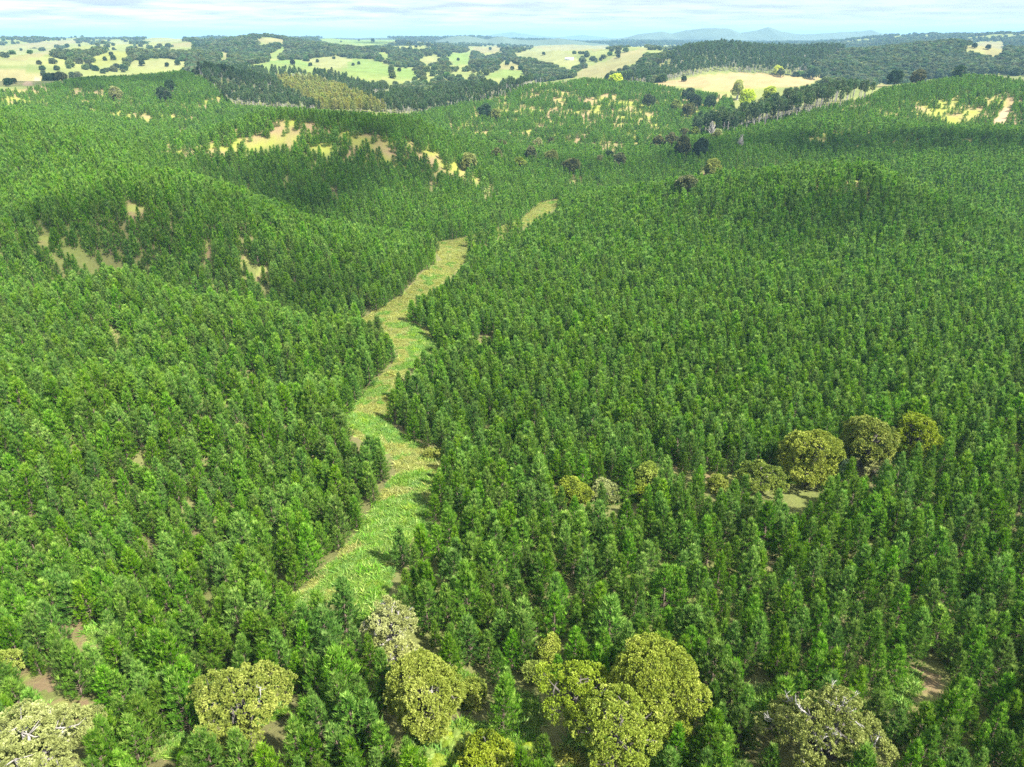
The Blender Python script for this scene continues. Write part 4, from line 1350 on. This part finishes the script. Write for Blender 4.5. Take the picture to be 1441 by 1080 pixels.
# broken cumulus overhead: their shadows dapple the hills
cm_, nt, out = new_mat('thin_cloud')
df = N(nt, 'ShaderNodeBsdfDiffuse'); df.inputs['Color'].default_value = (.9, .9, .9, 1)
tp = N(nt, 'ShaderNodeBsdfTransparent'); mx = N(nt, 'ShaderNodeMixShader'); mx.inputs[0].default_value = .105
nt.links.new(tp.outputs[0], mx.inputs[1]); nt.links.new(df.outputs[0], mx.inputs[2]); nt.links.new(mx.outputs[0], out.inputs[0])


def sphere_tris(nu=9, nv=6):
    Vv = [(0, 0, 1)]
    for i in range(1, nv):
        for j in range(nu):
            a, b = math.pi * i / nv, 2 * math.pi * j / nu
            Vv.append((math.sin(a) * math.cos(b), math.sin(a) * math.sin(b), math.cos(a)))
    Vv.append((0, 0, -1)); T = []
    for j in range(nu):
        T.append((0, 1 + j, 1 + (j + 1) % nu)); e = 1 + (nv - 2) * nu
        T.append((len(Vv) - 1, e + (j + 1) % nu, e + j))
    for i in range(nv - 2):
        for j in range(nu):
            p = 1 + i * nu + j; q = 1 + i * nu + (j + 1) % nu
            T += [(p, p + nu, q + nu), (p, q + nu, q)]
    return np.array(Vv), np.array(T)


SV, ST = sphere_tris()
g = Geo()
CLOUD_ALT = 760.0
for px, py, rx, ry, npf in ((440, 265, 85, 95, 60), (510, 172, 60, 45, 26), (150, 115, 190, 110, 70), (1240, 300, 75, 28, 34), (1180, 205, 190, 32, 60),
                            (650, 590, 22, 16, 16), (130, 345, 95, 26, 34), (420, 425, 34, 14, 18), (330, 300, 40, 18, 20),  (980, 60, 300, 250, 60), (560, 60, 200, 300, 40)):
    h = hit(px, py)
    if h is None: continue
    c = np.array(h); t = (CLOUD_ALT - c[2]) / SUNV[2]
    for _ in range(npf):
        q = rng.normal(0, .5, 2); s = rng.uniform(.16, .34) * (rx + ry) / 2
        g.add(SV * np.array([s, s, s * .45]) + c + SUNV * t + np.array([q[0] * rx, q[1] * ry, rng.uniform(-.1, .25) * s]), ST)
tag(link('clouds', g.mesh('clouds', [cm_], True)), 'broken white fair-weather clouds drifting over the hills', 'clouds', None, 'stuff')
W = bpy.data.worlds.new('World'); S.world = W; W.use_nodes = True
nt = W.node_tree
for q in list(nt.nodes): nt.nodes.remove(q)
out = N(nt, 'ShaderNodeOutputWorld')
sky = N(nt, 'ShaderNodeTexSky', sky_type='NISHITA', sun_disc=False)
sky.sun_elevation = SUN_EL; sky.sun_rotation = SUN_AZ; sky.air_density = 1.0; sky.dust_density = .3; sky.ozone_density = 1.4
bg = N(nt, 'ShaderNodeBackground'); bg.inputs[1].default_value = .052
nt.links.new(sky.outputs[0], bg.inputs[0])
tc = N(nt, 'ShaderNodeTexCoord')
sx = N(nt, 'ShaderNodeSeparateXYZ'); nt.links.new(tc.outputs['Generated'], sx.inputs[0])
mz = N(nt, 'ShaderNodeMath', operation='MAXIMUM'); mz.inputs[1].default_value = 0.0; nt.links.new(sx.outputs[2], mz.inputs[0])
az = N(nt, 'ShaderNodeMath', operation='ADD'); az.inputs[1].default_value = .045; nt.links.new(mz.outputs[0], az.inputs[0])
dv = [N(nt, 'ShaderNodeMath', operation='DIVIDE') for _ in range(2)]
for k in range(2):
    nt.links.new(sx.outputs[k], dv[k].inputs[0]); nt.links.new(az.outputs[0], dv[k].inputs[1])
cx = N(nt, 'ShaderNodeCombineXYZ'); nt.links.new(dv[0].outputs[0], cx.inputs[0]); nt.links.new(dv[1].outputs[0], cx.inputs[1])
no = N(nt, 'ShaderNodeTexNoise'); no.inputs['Scale'].default_value = .75; no.inputs['Detail'].default_value = 8; no.inputs['Roughness'].default_value = .58
nt.links.new(cx.outputs[0], no.inputs['Vector'])
mr = N(nt, 'ShaderNodeMapRange'); mr.inputs[1].default_value = .40; mr.inputs[2].default_value = .60; nt.links.new(no.outputs[0], mr.inputs[0])
# clouds thin out into clear air right above the horizon
hf = N(nt, 'ShaderNodeMapRange'); hf.inputs[1].default_value = .0; hf.inputs[2].default_value = .025; nt.links.new(sx.outputs[2], hf.inputs[0])
ml = N(nt, 'ShaderNodeMath', operation='MULTIPLY'); nt.links.new(mr.outputs[0], ml.inputs[0]); nt.links.new(hf.outputs[0], ml.inputs[1])
no2 = N(nt, 'ShaderNodeTexNoise'); no2.inputs['Scale'].default_value = 1.6; no2.inputs['Detail'].default_value = 6
nt.links.new(cx.outputs[0], no2.inputs['Vector'])
cm = N(nt, 'ShaderNodeMix', data_type='RGBA'); cm.inputs[6].default_value = (.70, .80, .88, 1); cm.inputs[7].default_value = (1, 1, 1, 1)
nt.links.new(no2.outputs[0], cm.inputs[0])
bg2 = N(nt, 'ShaderNodeBackground'); nt.links.new(cm.outputs[2], bg2.inputs[0])
cs = N(nt, 'ShaderNodeMapRange'); cs.inputs[1].default_value = .03; cs.inputs[2].default_value = .4; cs.inputs[3].default_value = .255; cs.inputs[4].default_value = .86
nt.links.new(sx.outputs[2], cs.inputs[0]); nt.links.new(cs.outputs[0], bg2.inputs[1])
ms = N(nt, 'ShaderNodeMixShader'); nt.links.new(ml.outputs[0], ms.inputs[0]); nt.links.new(bg.outputs[0], ms.inputs[1]); nt.links.new(bg2.outputs[0], ms.inputs[2])
nt.links.new(ms.outputs[0], out.inputs[0])

sl = bpy.data.lights.new('sun', 'SUN'); sl.energy = 5.0; sl.angle = R(1.2); sl.color = (1, .96, .88)
so = bpy.data.objects.new('sun', sl); COL.objects.link(so)
sd = Vector((math.sin(SUN_AZ) * math.cos(SUN_EL), math.cos(SUN_AZ) * math.cos(SUN_EL), math.sin(SUN_EL)))
so.rotation_euler = sd.to_track_quat('Z', 'Y').to_euler(); so.location = (0, 0, 300)

cam = bpy.data.cameras.new('camera'); cam.sensor_width = 36; cam.lens = 36 * FOC / 1441; cam.clip_start = .5; cam.clip_end = 60000
co = bpy.data.objects.new('camera', cam); COL.objects.link(co)
co.location = (0, 0, CAMZ); co.rotation_euler = (R(90) - PITCH, 0, 0)
S.camera = co

S.view_settings.view_transform = 'Standard'; S.view_settings.look = 'None'; S.view_settings.exposure = 1.75; S.view_settings.gamma = 1.0
S.render.engine = 'CYCLES'
cy = S.cycles
cy.max_bounces = 5; cy.diffuse_bounces = 3; cy.glossy_bounces = 2; cy.transmission_bounces = 3; cy.volume_bounces = 0; cy.transparent_max_bounces = 24
cy.use_denoising = False
cy.sample_clamp_direct = 10; cy.sample_clamp_indirect = 4
cy.caustics_reflective = False; cy.caustics_refractive = False
